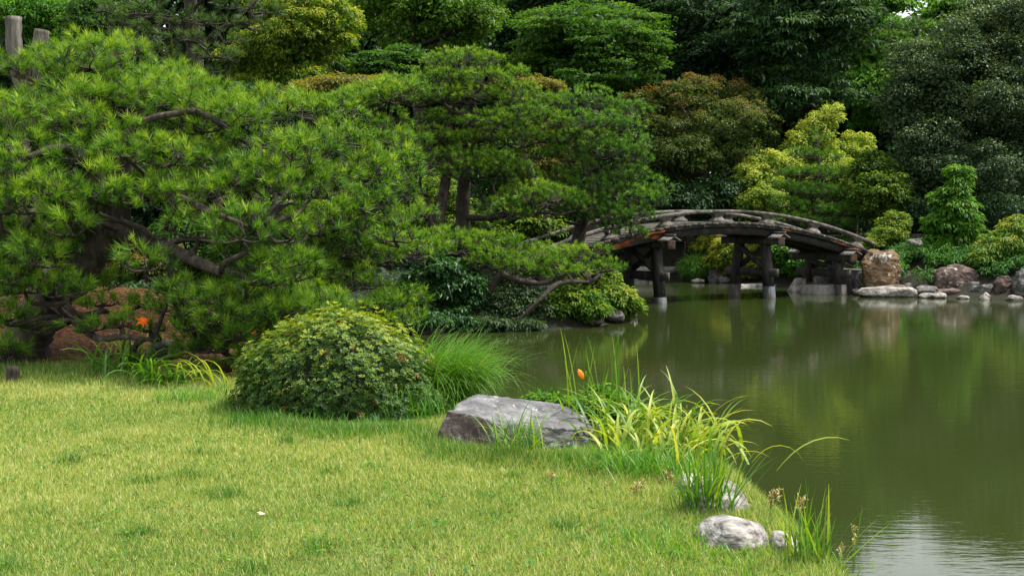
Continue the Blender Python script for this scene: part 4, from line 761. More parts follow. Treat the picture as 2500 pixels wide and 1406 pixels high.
shrub('layered_shrub', 'light green layered leafy shrub behind the contorted pine', 1300, 28, [(1290, 555, 28, 85, 40), (1350, 580, 28, 60, 40), (1250, 590, 27.6, 60, 30), (1300, 620, 27.5, 90, 30)], m_yellow, 65, n_sub=150, sub_r=.22, per=75, L=.12, W=.045, flat=.3, up=1.1, out=.3, droop=.5, tmean=.42)
shrub('hedge_bush', 'yellowish bush behind the straight scaly trunk', 1070, 30, [(1070, 480, 30, 70, 60), (1020, 540, 29.6, 60, 50), (1120, 540, 29.8, 60, 50)], m_yellow, 66, tmean=.4)
shrub('hedge_bush', 'deep green bush under the middle of the tall layered pine', 1220, 31, [(1220, 430, 31, 90, 60), (1290, 400, 31.4, 70, 50), (1180, 380, 31.5, 80, 50)], m_maple, 67, n_sub=130, sub_r=.25)
shrub('hedge_bush', 'dark olive bush with a few yellow leaves between the two peninsula pines', 1330, 29, [(1330, 400, 29, 70, 60), (1360, 340, 29.4, 60, 40), (1310, 460, 29, 60, 40)], m_olive, 68, tmean=.25)
shrub('dark_bush', 'dark bush under the bronze tree seen over the bridge rail', 1680, 36.5, [(1660, 490, 36.5, 100, 40), (1760, 480, 36.6, 70, 40), (1600, 470, 36.8, 60, 50)], m_dark, 69, n_sub=130, sub_r=.28, per=85, L=.11, W=.05, tmean=.5)
shrub('clipped_grass_mound', 'rounded mound of arching green sedge on the shore under the bridge', 1705, 36, [(1705, 652, 36, 40, 24), (1720, 640, 36.3, 30, 16)], m_bamboo, 70, n_sub=90, sub_r=.16, per=80, L=.20, W=.02, droop=.8, tmean=.8, cat='sedge', limbs=3)
shrub('waterside_shrub', 'yellow-green shrub seen between the legs of the middle trestle', 1830, 35, [(1800, 620, 35.2, 55, 50), (1850, 640, 34.9, 60, 45), (1760, 640, 35.6, 40, 30), (1830, 590, 35.8, 80, 40), (1745, 600, 36.2, 50, 30)], m_shrub, 71, n_sub=210, sub_r=.2, per=75, L=.11, W=.04, tmean=.78)
shrub('waterside_shrub', 'dark green shrub seen between the middle and bank-side trestles', 1935, 33.6, [(1930, 620, 33.8, 55, 45), (1960, 650, 33.4, 40, 36), (1900, 590, 34.4, 40, 30)], m_bright, 72, n_sub=140, sub_r=.18, per=75, L=.1, W=.04, tmean=.4)
shrub('yellow_bush', 'small yellow-green bush just beyond the bank end of the bridge rail', 2160, 32.6, [(2165, 575, 32.6, 45, 30), (2185, 545, 32.8, 35, 26), (2135, 595, 32.4, 30, 16)], m_shrub, 73, n_sub=110, sub_r=.13, per=60, L=.07, W=.03, tmean=.6)
shrub('leafy_bush', 'mid green leafy bush between the soft pine and the brown sign board', 2150, 34, [(2150, 480, 34, 70, 60), (2190, 520, 33.8, 50, 40), (2130, 420, 34.6, 50, 50)], m_yellow, 74, n_sub=150, sub_r=.2, per=70, L=.10, W=.045, tmean=.36)
shrub('nandina_bush', 'yellow and orange tinged leafy bush at the right end of the far bank', 2445, 30.2, [(2450, 610, 30.2, 65, 50), (2410, 640, 29.9, 45, 35), (2490, 580, 30.4, 60, 50)], m_shrub, 75, n_sub=170, sub_r=.15, per=60, L=.11, W=.03, droop=.4, tmean=.5, tcrown=.3)
shrub('shady_bush', 'shadowed bush behind the nandina at the foot of the big evergreen', 2460, 32.5, [(2450, 520, 32.8, 110, 40), (2240, 540, 33.4, 50, 50), (2360, 560, 33, 80, 50)], m_dark, 76, n_sub=150, sub_r=.22, per=75, tmean=.45)
GL = 'shrubs behind the near pine'
shrub('understory_shrub', 'light green shrub in the gap left of the near pine trunk', 40, 19, [(30, 690, 19, 70, 40), (60, 600, 19.5, 60, 60)], m_bright, 77, group=GL, n_sub=110, sub_r=.2)
shrub('understory_shrub', 'orange-tinged shrub under the big pale limb of the near pine', 310, 18.8, [(330, 650, 18.8, 60, 36), (300, 600, 19, 40, 30), (390, 640, 19, 50, 40)], m_bronze, 78, group=GL, tmean=.62, n_sub=110, sub_r=.16)
shrub('understory_shrub', 'green shrub behind the fork of the near pine', 420, 20, [(430, 600, 20, 90, 60), (520, 640, 20, 80, 60), (250, 660, 19.6, 60, 40)], m_maple, 79, group=GL, n_sub=150, sub_r=.2)
shrub('understory_shrub', 'dark shrub closing the view behind the second pine', 640, 21, [(380, 480, 21.5, 130, 90), (420, 330, 22, 120, 80), (200, 420, 21.5, 120, 90), (60, 420, 21.5, 90, 90), (640, 480, 21, 120, 120), (700, 650, 19.5, 110, 90), (560, 330, 22, 100, 90)], m_dark, 80, group=GL, n_sub=420, sub_r=.26, L=.11, W=.05, tmean=.5)
shrub('understory_shrub', 'dark bush filling the gap below the yellow tree', 640, 26, [(620, 270, 26, 90, 60), (700, 330, 26, 90, 70), (780, 350, 27, 80, 60)], m_dark, 81, group=GL, n_sub=180, sub_r=.3, L=.13, W=.06, tmean=.5)

# woods closing the view behind everything: one mass
mb = MB(); E = []
rw = np.random.default_rng(90)
for x in np.arange(-34, 40, 3.4):
    for k in range(2):
        D = 54 + 9 * k + rw.uniform(-2, 2); top = (12.2 if x > 12 else 15.5) * (D / 58) * rw.uniform(.9, 1.02)
        if x > 12 and k == 0: top *= .9
        E.append((x + rw.normal(), D, top * .52, 2.6, 2.4, top * .5))
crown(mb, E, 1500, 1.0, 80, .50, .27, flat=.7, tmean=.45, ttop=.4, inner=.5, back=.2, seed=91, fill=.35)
tag(mb.build('far_woods', m_dark), 'dark woodland closing the view behind the garden trees', kind='stuff')
# low evergreen undergrowth below the tree crowns
mb = MB(); E = []
for px, D in [(x, 38 + rw.uniform(0, 5)) for x in range(880, 2560, 70)] + [(x, 44 + rw.uniform(0, 5)) for x in range(860, 2560, 80)] + [(x, 24 + rw.uniform(0, 4)) for x in range(-60, 900, 75)]:
    g = GD(px, D); hh = rw.uniform(1.0, 1.7) * (1.35 if D > 37 else 1); E.append((g[0], g[1], g[2] + hh * .6, 1.1, .9, hh))
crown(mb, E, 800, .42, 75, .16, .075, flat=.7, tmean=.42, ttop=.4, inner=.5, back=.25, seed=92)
tag(mb.build('undergrowth', m_dark), 'dark evergreen undergrowth beneath the trees', kind='stuff')

# ------------------------------------------------------------------ ground cover
def scatter(n, x0, x1, y0, y1, keep):
    x = rng.uniform(x0, x1, n); y = rng.uniform(y0, y1, n); k = keep(x, y); return x[k], y[k]
# dwarf bamboo on the far bank
mb = MB(); x, y = scatter(14000, 8.9, 16, 27.4, 36, lambda x, y: (height(x, y) > .16) & (wav(x, y, 2.2, 7) > -.9) & ~np.any([(np.abs(x - a) < c * .9) & (y < b + .2) & (y > b - .8) for a, b, c in ROCKS], 0))
z = height(x, y); k = np.repeat(np.arange(len(x)), 7); n = len(k); hh = (.10 + .22 * rng.uniform(0, 1, n)) * (1 + .35 * wav(x, y, 1.6, 8))[k]
p = np.stack([x[k] + rng.normal(size=n) * .05, y[k] + rng.normal(size=n) * .05, z[k] + hh], 1); a = rng.uniform(0, 2 * PI, n)
leaves(mb, p, UP + rdir(n) * .5, np.stack([np.cos(a), np.sin(a), rng.uniform(-.2, .8, n)], 1), rng.uniform(.10, .17, n), .028, np.clip(.38 + 1.3 * (hh - .2) + rng.normal(size=n) * .14, 0, 1), curl=.25)
tag(mb.build('dwarf_bamboo', m_bamboo), 'green dwarf bamboo covering the far bank', kind='stuff')
# peninsula and far-left ground cover
mb = MB(); x, y = scatter(9000, -7, 3, 17, 30, lambda x, y: height(x, y) > .12); z = height(x, y); n = len(x); a = rng.uniform(0, 2 * PI, n)
leaves(mb, np.stack([x, y, z + rng.uniform(0, .12, n)], 1), UP + rdir(n) * .6, np.stack([np.cos(a), np.sin(a), rng.uniform(0, .8, n)], 1), .12, .035, np.clip(.35 + rng.normal(size=n) * .2, 0, 1))
tag(mb.build('ground_cover', m_camel), 'low green ground cover under the peninsula pines', kind='stuff')
# fallen needles
mb = MB(); x, y = scatter(90000, -6.8, -2.7, 11.8, 18.6, lambda x, y: (height(x, y) > .3) & (y > 12.0 + .12 * wav(x, y, 3, 5)))
n = len(x); a = rng.uniform(0, 2 * PI, n); z = height(x, y)
blades(mb, np.stack([x, y, z + .004 + rng.uniform(0, .012, n)], 1), rng.uniform(.05, .11, n), np.full(n, .010), np.full(n, 1.42) + rng.normal(size=n) * .09, a, np.clip(.48 + .36 * wav(x, y, 1.3, 12) + .30 * rng.normal(size=n), 0, 1))
tag(mb.build('fallen_needles', m_litter), 'rust-brown fallen pine needles under the near pine', kind='stuff')

# lawn: denser and finer towards the camera
SPOTS = [(340, 1180, 60), (455, 1172, 55), (540, 1215, 62), (350, 1312, 80), (590, 1310, 48), (870, 1237, 45), (1180, 1265, 60), (810, 1158, 36), (500, 1112, 45), (170, 1132, 50), (1180, 1212, 46), (90, 1260, 70), (780, 1345, 60), (1330, 1215, 60), (1010, 1330, 50), (30, 1390, 60), (620, 1395, 60), (700, 1085, 40), (250, 1085, 40), (1250, 1170, 50), (1370, 1290, 60)]
SP = [(G(a, b), c) for a, b, c in SPOTS]
def patches(x, y):
    v = np.zeros_like(x)
    for g, c in SP:
        s = M(c, g[1]) * (.5 + .5 * ((c * 7) % 10) / 10); v = np.maximum(v, np.exp(-(((x - g[0]) / (s * 1.25)) ** 2 + ((y - g[1]) / (s * 1.1)) ** 2)) * (.55 + .6 * np.clip(wav(x, y, 16, 31) + .25 * rng.normal(size=x.shape), -.6, 1)))
    return v
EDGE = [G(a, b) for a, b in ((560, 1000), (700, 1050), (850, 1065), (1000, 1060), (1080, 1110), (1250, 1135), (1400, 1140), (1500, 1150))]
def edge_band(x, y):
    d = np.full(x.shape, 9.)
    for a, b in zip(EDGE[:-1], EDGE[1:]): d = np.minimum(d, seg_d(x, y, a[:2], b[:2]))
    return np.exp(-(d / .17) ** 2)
BARE = [(G(1090, 1141), .16, .05), (G(960, 1375), .5, .22), (G(1000, 1395), .35, .12)]
def lawn(n, y0, y1, w, hm):
    x, y = scatter(n, -5.4, 2.0, y0, y1, lambda x, y: (np.abs(x) < .43 * y + .3) & ((x < 1.75) & ~((x < -2.6) & (y > 12.3))))
    z = height(x, y); k = z > .14; x, y, z = x[k], y[k], z[k]
    b = np.zeros_like(x)
    for g, sx, sy in BARE: b = np.maximum(b, np.exp(-(((x - g[0]) / sx) ** 2 + ((y - g[1]) / sy) ** 2)))
    for sx, sy, sa, sb in STONES: b = np.maximum(b, 1.1 * ((((x - sx) / sa) ** 2 + ((y - sy) / sb) ** 2) < 1.1))
    k = rng.uniform(0, 1, len(x)) > b * np.where((y > 7) | (b > 1), .93, .5); x, y, z = x[k], y[k], z[k]; n = len(x)
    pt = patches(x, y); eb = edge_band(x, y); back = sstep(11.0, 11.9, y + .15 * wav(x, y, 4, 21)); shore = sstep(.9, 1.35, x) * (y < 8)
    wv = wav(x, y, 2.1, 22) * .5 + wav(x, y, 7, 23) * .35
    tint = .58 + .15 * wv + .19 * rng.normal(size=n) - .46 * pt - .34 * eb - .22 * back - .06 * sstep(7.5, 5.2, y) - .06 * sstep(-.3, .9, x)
    tint = np.where(rng.uniform(0, 1, n) < .06 + .05 * shore, .9, tint)
    h = hm * (1 + .25 * wv) * rng.uniform(.55, 1.3, n) * (1 + 1.5 * pt + 1.8 * eb + 1.9 * back + 0.5 * shore)
    mb.add(np.zeros((0, 3))); blades(mb, np.stack([x, y, z - .004], 1), h, np.full(n, w), np.abs(rng.normal(size=n)) * .6 + .22, rng.uniform(0, 2 * PI, n), np.clip(tint, 0, 1), seg=1)
mb = MB(); lawn(250000, 5.0, 7.2, .0062, .042); lawn(250000, 7.2, 9.6, .0078, .042); lawn(190000, 9.6, 12.6, .0098, .046)
tag(mb.build('lawn_grass', m_lawn), 'mown yellow-green lawn with darker tufts', kind='stuff')

# small brown bits and low broad-leaved weeds in the turf
def turf(n): return scatter(n, -4.2, 1.3, 5.2, 11, lambda x, y: (np.abs(x) < .43 * y) & (height(x, y) > .33))
mb = MB(); x, y = turf(900); n = len(x); a = rng.uniform(0, 2 * PI, n); leaves(mb, np.stack([x, y, height(x, y) + .028], 1), UP + rdir(n) * .5, np.stack([np.cos(a), np.sin(a), 0 * a], 1), rng.uniform(.012, .034, n), rng.uniform(.006, .014, n), rng.uniform(0, 1, n))
tag(mb.build('leaf_litter', m_litter), 'tiny brown leaf bits scattered in the lawn', kind='stuff')
mb = MB(); x, y = turf(420); k = np.repeat(np.arange(len(x)), 9); n = len(k); a = rng.uniform(0, 2 * PI, n); leaves(mb, np.stack([x[k] + .05 * rng.normal(size=n), y[k] + .05 * rng.normal(size=n), height(x, y)[k] + .03], 1), UP + rdir(n) * .35, np.stack([np.cos(a), np.sin(a), .2 + 0 * a], 1), rng.uniform(.02, .035, n), rng.uniform(.012, .02, n), np.clip(.3 + .2 * rng.normal(size=n), 0, 1))
tag(mb.build('clover_leaves', m_grass), 'low broad-leaved weeds scattered in the lawn', kind='stuff')
# azalea bush
def azalea():
    g = G(805, 1035); root = empty('azalea_bush', (g[0], g[1] + .75, g[2]), 'clipped round azalea bush with yellow-green new leaves at the lawn edge', 'bush'); c = np.array((g[0], g[1] + .75, g[2]))
    r = np.random.default_rng(77); n = 7600
    d = rdir(n, r); d[:, 2] = np.abs(d[:, 2]) * 1.0 - .12; d = nrm(d)
    ax = np.array((.87, .75, .77)); e = 1 / ((np.abs(d / ax) ** 2.7).sum(1)) ** (1 / 2.7) * (1 - .22 * np.clip(d[:, 0], 0, 1) * np.clip(d[:, 2], 0, 1))
    lump = 1 + .03 * np.sin(d[:, 0] * 4 + 1) + .06 * np.sin(d[:, 0] * 9 + 2) * np.sin(d[:, 2] * 8 + d[:, 1] * 7) + .03 * np.sin(d[:, 0] * 21 + d[:, 2] * 17)
    rad = e * lump * (1 - .30 * r.uniform(0, 1, n) ** 1.7); shoot = r.uniform(0, 1, n) < .035; rad = rad + shoot * r.uniform(.03, .10, n)
    p = c + d * rad[:, None]; tip = nrm(d * .8 + UP * .7 + rdir(n, r) * .5)
    m = 7; k = np.repeat(np.arange(n), m); x = nrm(np.cross(tip, np.array((.3, .5, .81)))); y = np.cross(tip, x); th = (np.tile(np.arange(m), n) * 2.4 + r.uniform(0, 6, n)[k])
    o = x[k] * np.cos(th)[:, None] + y[k] * np.sin(th)[:, None]; t = o * .85 + tip[k] * r.uniform(.25, .9, len(k))[:, None]; nn = tip[k] - o * .35 + rdir(len(k), r) * .3
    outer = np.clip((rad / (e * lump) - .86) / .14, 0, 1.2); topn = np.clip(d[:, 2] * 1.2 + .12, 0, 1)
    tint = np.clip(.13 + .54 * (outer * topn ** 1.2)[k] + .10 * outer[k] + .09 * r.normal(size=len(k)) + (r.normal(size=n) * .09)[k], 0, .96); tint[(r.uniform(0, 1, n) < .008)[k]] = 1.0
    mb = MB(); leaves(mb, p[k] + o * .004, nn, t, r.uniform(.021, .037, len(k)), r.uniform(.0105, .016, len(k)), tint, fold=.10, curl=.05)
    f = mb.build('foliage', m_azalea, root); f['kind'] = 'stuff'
    mb = MB()
    for q in range(40):
        dd = d[q * 17]; b = c + np.array((r.normal() * .12, r.normal() * .1, 0)); e_ = c + dd * rad[q * 17] * .86; tube(mb, [b - UP * .05, b * .5 + e_ * .5 + UP * .06, e_], [.014, .009, .003], 6, 5, seed=q)
    s = mb.build('stem', m_twig, root, True); s['kind'] = 'stuff'
azalea()
# sedge clump of fine arching blades right of the azalea
def sedge(px, py, name, label, n, L, W, mat, e0, bend, azr, seed, spread=.16, tint=(.45, .15), seg=6, cat='grass clump'):
    g = G(px, py) if not isinstance(px, np.ndarray) else px; root = empty(name, g, label, cat); r = np.random.default_rng(seed); mb = MB()
    for k in range(n):
        o = g + np.array((r.normal() * spread, r.normal() * spread * .8, -.02)); V, Q, t = strap(o, r.uniform(*azr), L * r.uniform(.55, 1.15), W * r.uniform(.7, 1.2), r.uniform(*e0), r.uniform(*bend), seg, np.clip(tint[0] + tint[1] * r.normal(), 0, 1)); mb.add(V, Q, None, t)
    b = mb.build('blades', mat, root); b['kind'] = 'stuff'; return root
sedge(np.array((-.62, 10.25, h1(-.62, 10.25))), 0, 'sedge_clump', 'tall clump of fine bright green arching grass between azalea and boulder', 1500, .74, .0058, m_grass, (1.0, 1.6), (1.0, 2.7), (-1.3, 1.3), 81, .15, (.46, .14), 8)
sedge(np.array((-.85, 9.55, h1(-.85, 9.55))), 0, 'sedge_clump', 'lower fine grass at the foot of the tall clump beside the azalea', 420, .34, .0055, m_grass, (.9, 1.6), (.3, 1.4), (-3.1, 3.1), 82, .16, (.4, .14))
sedge(1090, 1118, 'grass_tuft', 'dark green grass fringe at the left foot of the slate boulder', 260, .10, .005, m_grass, (.9, 1.6), (.2, 1.1), (-3.1, 3.1), 83, .10, (.3, .12))
sedge(1200, 1128, 'grass_tuft', 'grass fringe along the dark front of the slate boulder', 260, .09, .005, m_grass, (.9, 1.6), (.2, 1.1), (-3.1, 3.1), 84, .13, (.3, .12))
sedge(1440, 1140, 'grass_tuft', 'deep green grass at the right foot of the slate boulder', 380, .15, .0055, m_grass, (.7, 1.5), (.3, 1.4), (-3.1, 3.1), 85, .15, (.38, .12))
sedge(650, 1040, 'grass_tuft', 'grass fringe under the left of the azalea bush', 420, .16, .005, m_grass, (.9, 1.6), (.2, 1.0), (-3.1, 3.1), 86, .22, (.25, .12))
sedge(860, 1062, 'grass_tuft', 'grass fringe under the middle of the azalea bush', 420, .15, .005, m_grass, (.9, 1.6), (.2, 1.0), (-3.1, 3.1), 87, .24, (.28, .12))

def clump(name, label, g, n, L, W, e0, bend, azr, seed, mat, tint=(.45, .15), spread=.08, cat='plant', seg=8):
    """each long leaf is a part of its own"""
    root = empty(name, g, label, cat); r = np.random.default_rng(seed)
    for k in range(n):
        o = g + np.array((r.normal() * spread, r.normal() * spread, -.02)); q = MB()
        V, Q, t = strap(o, r.uniform(*azr), L * r.uniform(.6, 1.15), W * r.uniform(.7, 1.2), r.uniform(*e0), r.uniform(*bend), seg, np.clip(tint[0] + tint[1] * r.normal(), 0, 1), r.normal() * .3); q.add(V, Q, None, t); q.build('leaf', mat, root)
    return root
def stem(root, pts, rad=.004, tint=.3, name='stem', mat=None):
    q = MB(); tube(q, pts, np.linspace(rad, rad * .6, len(pts)), 8, 5, tint); return q.build(name, mat or m_lily, root, True)
def blossom(root, c, axis, size, seed, parent_name='flower'):
    size0 = size; r = np.random.default_rng(seed); q = MB(); tube(q, [c - nrm(axis) * size * .45, c], [size * .05, size * .12], 5, 6, .9); fl = q.build('flower', m_petal, root, True)
    a = nrm(axis); x = nrm(np.cross(a, np.array((.2, .9, .3)))); y = np.cross(a, x)
    for k in range(11):
        th = k * PI / 3 + r.normal() * .22 + (.5 if k > 5 else 0); size = size0 * (1 if k < 6 else .72); o = x * math.cos(th) + y * math.sin(th); s = np.cross(a, o); V = []; nseg = 7; wmax = size * (.46 if k % 2 else .34)
        for t in np.linspace(0, 1, nseg):
            cc = c + a * size * ((.55 if k < 6 else .85) * t - .55 * t ** 3) + o * size * (.08 + .85 * t ** 1.5); w = wmax * .5 * math.sin(min(1, t * 1.1 + .12) * PI * .92) + .001
            V += [cc - s * w, cc - a * size * .03, cc + s * w]
        i = np.arange(nseg - 1)[:, None] * 3; Q = np.concatenate([i + np.array([[0, 1, 4, 3]]), i + np.array([[1, 2, 5, 4]])]); q = MB(); q.add(np.array(V), Q, None, np.repeat(np.linspace(.85, .0, nseg), 3) + .12 * (k % 3)); q.build('petal', m_petal, fl, True)
def bud(root, c, axis, L, rad, tint=.8, mat=None):
    a = nrm(np.asarray(axis, float)); q = MB(); tube(q, [c, c + a * L * .35, c + a * L * .75, c + a * L], [rad * .35, rad, rad * .8, rad * .1], 10, 7, tint); q.build('bud', mat or m_petal, root, True)

# daylilies left of the azalea, with an open orange flower
D1 = clump('daylily', 'dark green daylily clump with one open orange flower under the near pine', GD(310, 11.75), 70, .62, .021, (.8, 1.5), (1.2, 2.3), (-3.1, 3.1), 101, m_lily, (.28, .10), .16)
b0 = GD(330, 11.7); ft = P(348, 786, 11.6); stem(D1, [b0, b0 * .5 + ft * .5 + UP * .05, ft], .005, .2); blossom(D1, ft, np.array((.3, -.55, .75)), .078, 1)
for q, (px, py) in enumerate(((285, 830), (262, 838), (398, 850), (238, 850))):
    e = P(px, py, 11.8); b = GD(px + 12, 11.9); stem(D1, [b, b * .5 + e * .5, e], .004, .15)
clump('daylily', 'arching green daylily leaves spilling onto the lawn in front of the inlet', GD(400, 11.35), 60, .58, .020, (.7, 1.4), (1.3, 2.5), (-2.6, .4), 102, m_lily, (.42, .10), .12)
clump('daylily', 'pale yellow-green daylily leaves in the sun behind the dark clump', GD(310, 13.2), 40, .5, .018, (.8, 1.5), (1.0, 2.0), (-3.1, 3.1), 103, m_lily, (.66, .10), .16)
clump('broadleaf_plant', 'few broad pale-edged leaves at the edge of the brown needle litter', GD(235, 12.1), 7, .42, .045, (.7, 1.3), (.6, 1.6), (-3.1, 3.1), 104, m_lily, (.45, .12), .05)
clump('daylily', 'thin clump of yellow arching leaves left of the azalea', GD(520, 11.2), 13, .62, .021, (.9, 1.5), (1.5, 2.6), (2.2, 4.6), 105, m_lily, (.80, .08), .07)
sedge(470, 985, 'grass_tuft', 'grass fringe below the yellow arching leaves', 300, .2, .005, m_grass, (.8, 1.5), (.2, 1.2), (-3.1, 3.1), 106, .16, (.45, .15))
# second small orange flower beside the azalea
D2 = empty('lily_flower', GD(590, 11.0), 'small orange lily on a thin stem at the left side of the azalea', 'flower'); e = P(597, 872, 10.5); b = GD(592, 10.6); stem(D2, [b, b * .5 + e * .5, e], .004, .3); blossom(D2, e, np.array((-.3, -.6, .5)), .035, 2)
# daylilies right of the boulder
D3 = clump('daylily', 'large clump of yellow-green daylily leaves right of the slate boulder', GD(1640, 8.05), 170, .54, .024, (.7, 1.5), (1.1, 2.4), (-3.1, 3.1), 111, m_lily, (.70, .13), .19)
clump('daylily', 'yellow-green daylily leaves leaning over the boulder and the water', GD(1540, 8.5), 90, .56, .021, (.9, 1.55), (.9, 2.1), (-3.1, 3.1), 112, m_lily, (.55, .13), .17)
D4 = clump('daylily', 'tall upright green daylily leaves with one orange bud behind the boulder', GD(1480, 9.0), 26, .72, .015, (1.35, 1.6), (.05, .5), (-3.1, 3.1), 113, m_lily, (.48, .12), .16)
b = GD(1440, 8.9); e = P(1425, 925, 8.8); stem(D4, [b, b * .5 + e * .5 + np.array((.02, 0, 0)), e], .006, .35); bud(D4, e, (-.45, -.15, .8), .085, .019, .95); bud(D4, e + np.array((.01, 0, 0)), (.12, 0, 1), .06, .010, .6, m_lily); bud(D4, e + np.array((.012, 0, -.01)), (.5, 0, .9), .05, .008, .5, m_lily)
for q, (px, py, bx) in enumerate(((1650, 970, 1630), (1675, 1000, 1640), (1690, 1005, 1650))):
    b = GD(bx, 8.1); e = P(px, py, 8.1); stem(D3, [b, b * .5 + e * .5, e], .004, .5); bud(D3, e, (.15, 0, 1), .035, .006, .6, m_lily)
sedge(1270, 1120, 'grass_clump', 'arching green grass in front of the middle of the boulder', 90, .42, .010, m_lily, (.8, 1.5), (.3, 1.7), (-3.1, 3.1), 114, .10, (.42, .14), 7)
sedge(1600, 1160, 'grass_clump', 'green grass at the foot of the daylilies right of the boulder', 500, .24, .006, m_grass, (.8, 1.5), (.3, 1.4), (-3.1, 3.1), 115, .17, (.45, .15))
sedge(1722, 1250, 'grass_clump', 'stiff green grass tuft growing over the first pale stone', 120, .42, .010, m_lily, (.8, 1.5), (.0, .6), (-3.1, 3.1), 116, .06, (.42, .10), 6)
sedge(1975, 1375, 'grass_clump', 'iris-like upright grass at the water edge in the corner of the lawn', 60, .34, .011, m_lily, (1.0, 1.6), (.0, .4), (-3.1, 3.1), 117, .07, (.48, .12), 6)
sedge(1860, 1370, 'grass_clump', 'loose yellow grass around the small pale stone', 320, .10, .006, m_grass, (.7, 1.5), (.2, 1.2), (-3.1, 3.1), 118, .22, (.6, .15))
sedge(1610, 1340, 'grass_clump', 'long grass at the left of the round pale stone', 380, .11, .006, m_grass, (.8, 1.5), (.2, 1.2), (-3.1, 3.1), 119, .20, (.5, .18))
lb = empty('long_grass_blade', G(2035, 1400), 'single long grass blade leaning out over the water', 'grass blade'); b = G(2035, 1400); e = P(2172, 1280, b[1]); L_ = np.linalg.norm(e - b); q = MB(); V, Q, t = strap(b, 0.0, L_ * 1.02, .016, math.atan2(e[2] - b[2], e[0] - b[0]) + .05, .12, 8, .6); q.add(V, Q, None, t); q.build('leaf', m_lily, lb)
# leafy plants behind the boulder
shrub('leafy_plant', 'fresh green leafy plant on the bank behind the slate boulder', 1470, 9.3, [(1470, 985, 9.2, 55, 38), (1510, 1010, 9.1, 50, 36), (1430, 1010, 9.1, 40, 30)], m_bright, 121, stem=.008, n_sub=70, sub_r=.07, per=26, L=.05, W=.018, tmean=.5, cat='plant')
shrub('leafy_plant', 'small green plant peeping over the top of the slate boulder', 1330, 9.6, [(1330, 978, 9.4, 40, 16), (1370, 985, 9.3, 30, 16)], m_bright, 122, stem=.006, n_sub=36, sub_r=.05, per=24, L=.045, W=.016, tmean=.5, cat='plant', limbs=3)
# weeds with seed heads
def weed(px, py, tops, label, seed):
    g = G(px, py); root = empty('weed', g, label, 'weed'); r = np.random.default_rng(seed)
    for tx, ty in tops:
        e = P(tx, ty, g[1]); b = g + np.array((r.normal() * .01, r.normal() * .01, 0)); stem(root, [b, b * .4 + e * .6 + np.array((r.normal() * .01, 0, 0)), e], .0022, .4)
        mb = MB(); n = 34; tt = r.uniform(.55, 1, n)[:, None]; p = b * (1 - tt) + e * tt + r.normal(size=(n, 3)) * .006; leaves(mb, p, rdir(n, r), UP + rdir(n, r) * .8, .016, .009, np.clip(.6 + .25 * r.normal(size=n), 0, 1)); s = mb.build('seed_head', m_seed, root); s['kind'] = 'stuff'
weed(1880, 1265, [(1892, 1195), (1905, 1192), (1882, 1203)], 'pale weed with dry seed heads at the water behind the round pale stone', 131)
weed(2085, 1390, [(2085, 1285)], 'thin weed stalk with pale seeds rising from the water edge', 132)
weed(2050, 1390, [(2057, 1330)], 'short weed spike with yellow seeds beside the long grass blade', 133)
weed(1950, 1300, [(1950, 1205), (1962, 1213)], 'two thin reddish bare stalks at the water edge', 134)
weed(1630, 1190, [(1625, 1150), (1640, 1160), (1610, 1165)], 'tan seeding grass in front of the yellow daylilies', 135)
weed(1345, 1180, [(1338, 1150), (1350, 1156)], 'small tan seed head on the lawn below the boulder', 136)
weed(1560, 1215, [(1555, 1180), (1570, 1175), (1540, 1190)], 'tan seeding grass on the lawn left of the pale stones', 137)

# ------------------------------------------------------------------ small built things
def dead_tree():
    root = empty('dead_tree', GD(80, 17.2), 'weathered grey dead tree with sawn-off stubs behind the nearest pine', 'dead tree'); q = MB()
    tube(q, [GD(85, 17.2) - UP * .2, P(80, 420, 17.2), P(85, 260, 17.2), P(92, 160, 17.2)], [.22, .19, .16, .12], 16, 12, rough=.07); t = q.build('trunk', m_dead, root, True)
    for pts, rr in (([(60, 230, 17.2), (36, 120, 17.1), (33, 42, 17.1)], (.12, .11, .105)), ([(88, 200, 17.2), (96, 130, 17.1), (103, 74, 17.1)], (.12, .11, .10))):
        q = MB(); tube(q, [P(*p) for p in pts], rr, 14, 14, rough=.08, seed=len(rr) + pts[0][0]); q.build('stub', m_dead, t)
dead_tree()
g = G(32, 940); q = MB(); tube(q, [(g[0], g[1], g[2] - .1), (g[0], g[1], g[2] + .17)], [.062, .058], 6, 12, rough=.05); tag(q.build('wooden_stake', m_bark), 'short weathered round stake at the edge of the needle litter', 'stake')
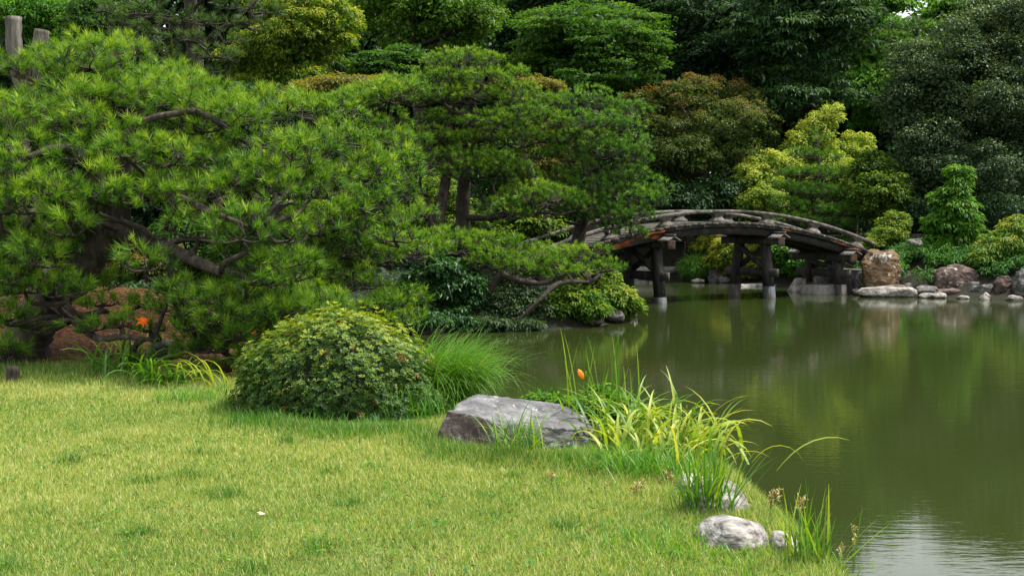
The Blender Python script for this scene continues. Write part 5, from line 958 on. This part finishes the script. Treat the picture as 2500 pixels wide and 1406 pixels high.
g = GD(2232, 32.9); zt = P(2232, 570, 32.9)[2]; sg = empty('sign_board', g, 'blank dark brown sign board on two pale metal posts on the far bank', 'sign')
xl = P(2212, 570, 32.9)[0]; xr = P(2262, 570, 32.9)[0]; zb = P(2212, 598, 32.9)[2]
q = MB(); box(q, xl + .03, xr - .03, g[1] - .012, g[1] + .012, zb, zt - .01); q.build('board', m_sign, sg)
for x in (xl, xr): q = MB(); box(q, x - .02, x + .02, g[1] - .02, g[1] + .02, g[2] - .1, zt); q.build('post', m_metal, sg)
def building(name, label, px0, px1, pyt, pyb, D, roof_px, depth=3., roof=m_tile, wallm=m_plaster):
    a, b = P(px0, pyt, D), P(px1, pyb, D); gz = h1((a[0] + b[0]) / 2, D); root = empty(name, ((a[0] + b[0]) / 2, D, gz), label, 'building'); q = MB()
    box(q, a[0], b[0], D, D + depth, gz - .2, a[2]); q.build('wall', wallm, root); hr = M(roof_px, D); o = .25
    q = MB(); x0, x1, y0, y1, z = a[0] - o, b[0] + o, D - o, D + depth + o, a[2] + .004; ym = (y0 + y1) / 2
    q.add([(x0, y0, z), (x1, y0, z), (x1, y1, z), (x0, y1, z), (x0, ym, z + hr), (x1, ym, z + hr)], [(0, 1, 5, 4), (2, 3, 4, 5), (3, 2, 1, 0)], [(0, 4, 3), (1, 2, 5)]); q.build('roof', roof, root)
building('garden_house', 'white-walled house with grey roof glimpsed between the peninsula pines', 1208, 1330, 552, 610, 40, 34)
building('distant_house', 'house with grey roof edge glimpsed in the top left corner', 100, 182, 16, 300, 46, 26, wallm=m_beam)
building('distant_house', 'small white gable glimpsed through the trees beyond the bridge', 2096, 2128, 517, 620, 48, 12)
g = G(632, 1275); mb = MB(); leaves(mb, np.array([g + UP * .035, g + np.array((.02, .01, .035))]), np.array([(0, -.5, 1), (.2, -.4, 1.)]), np.array([(1, .2, .15), (-1, .2, .2)]), .035, .018, np.array([.5, .5])); tag(mb.build('dry_leaf', m_paper), 'pale dry leaf lying on the lawn', 'leaf')
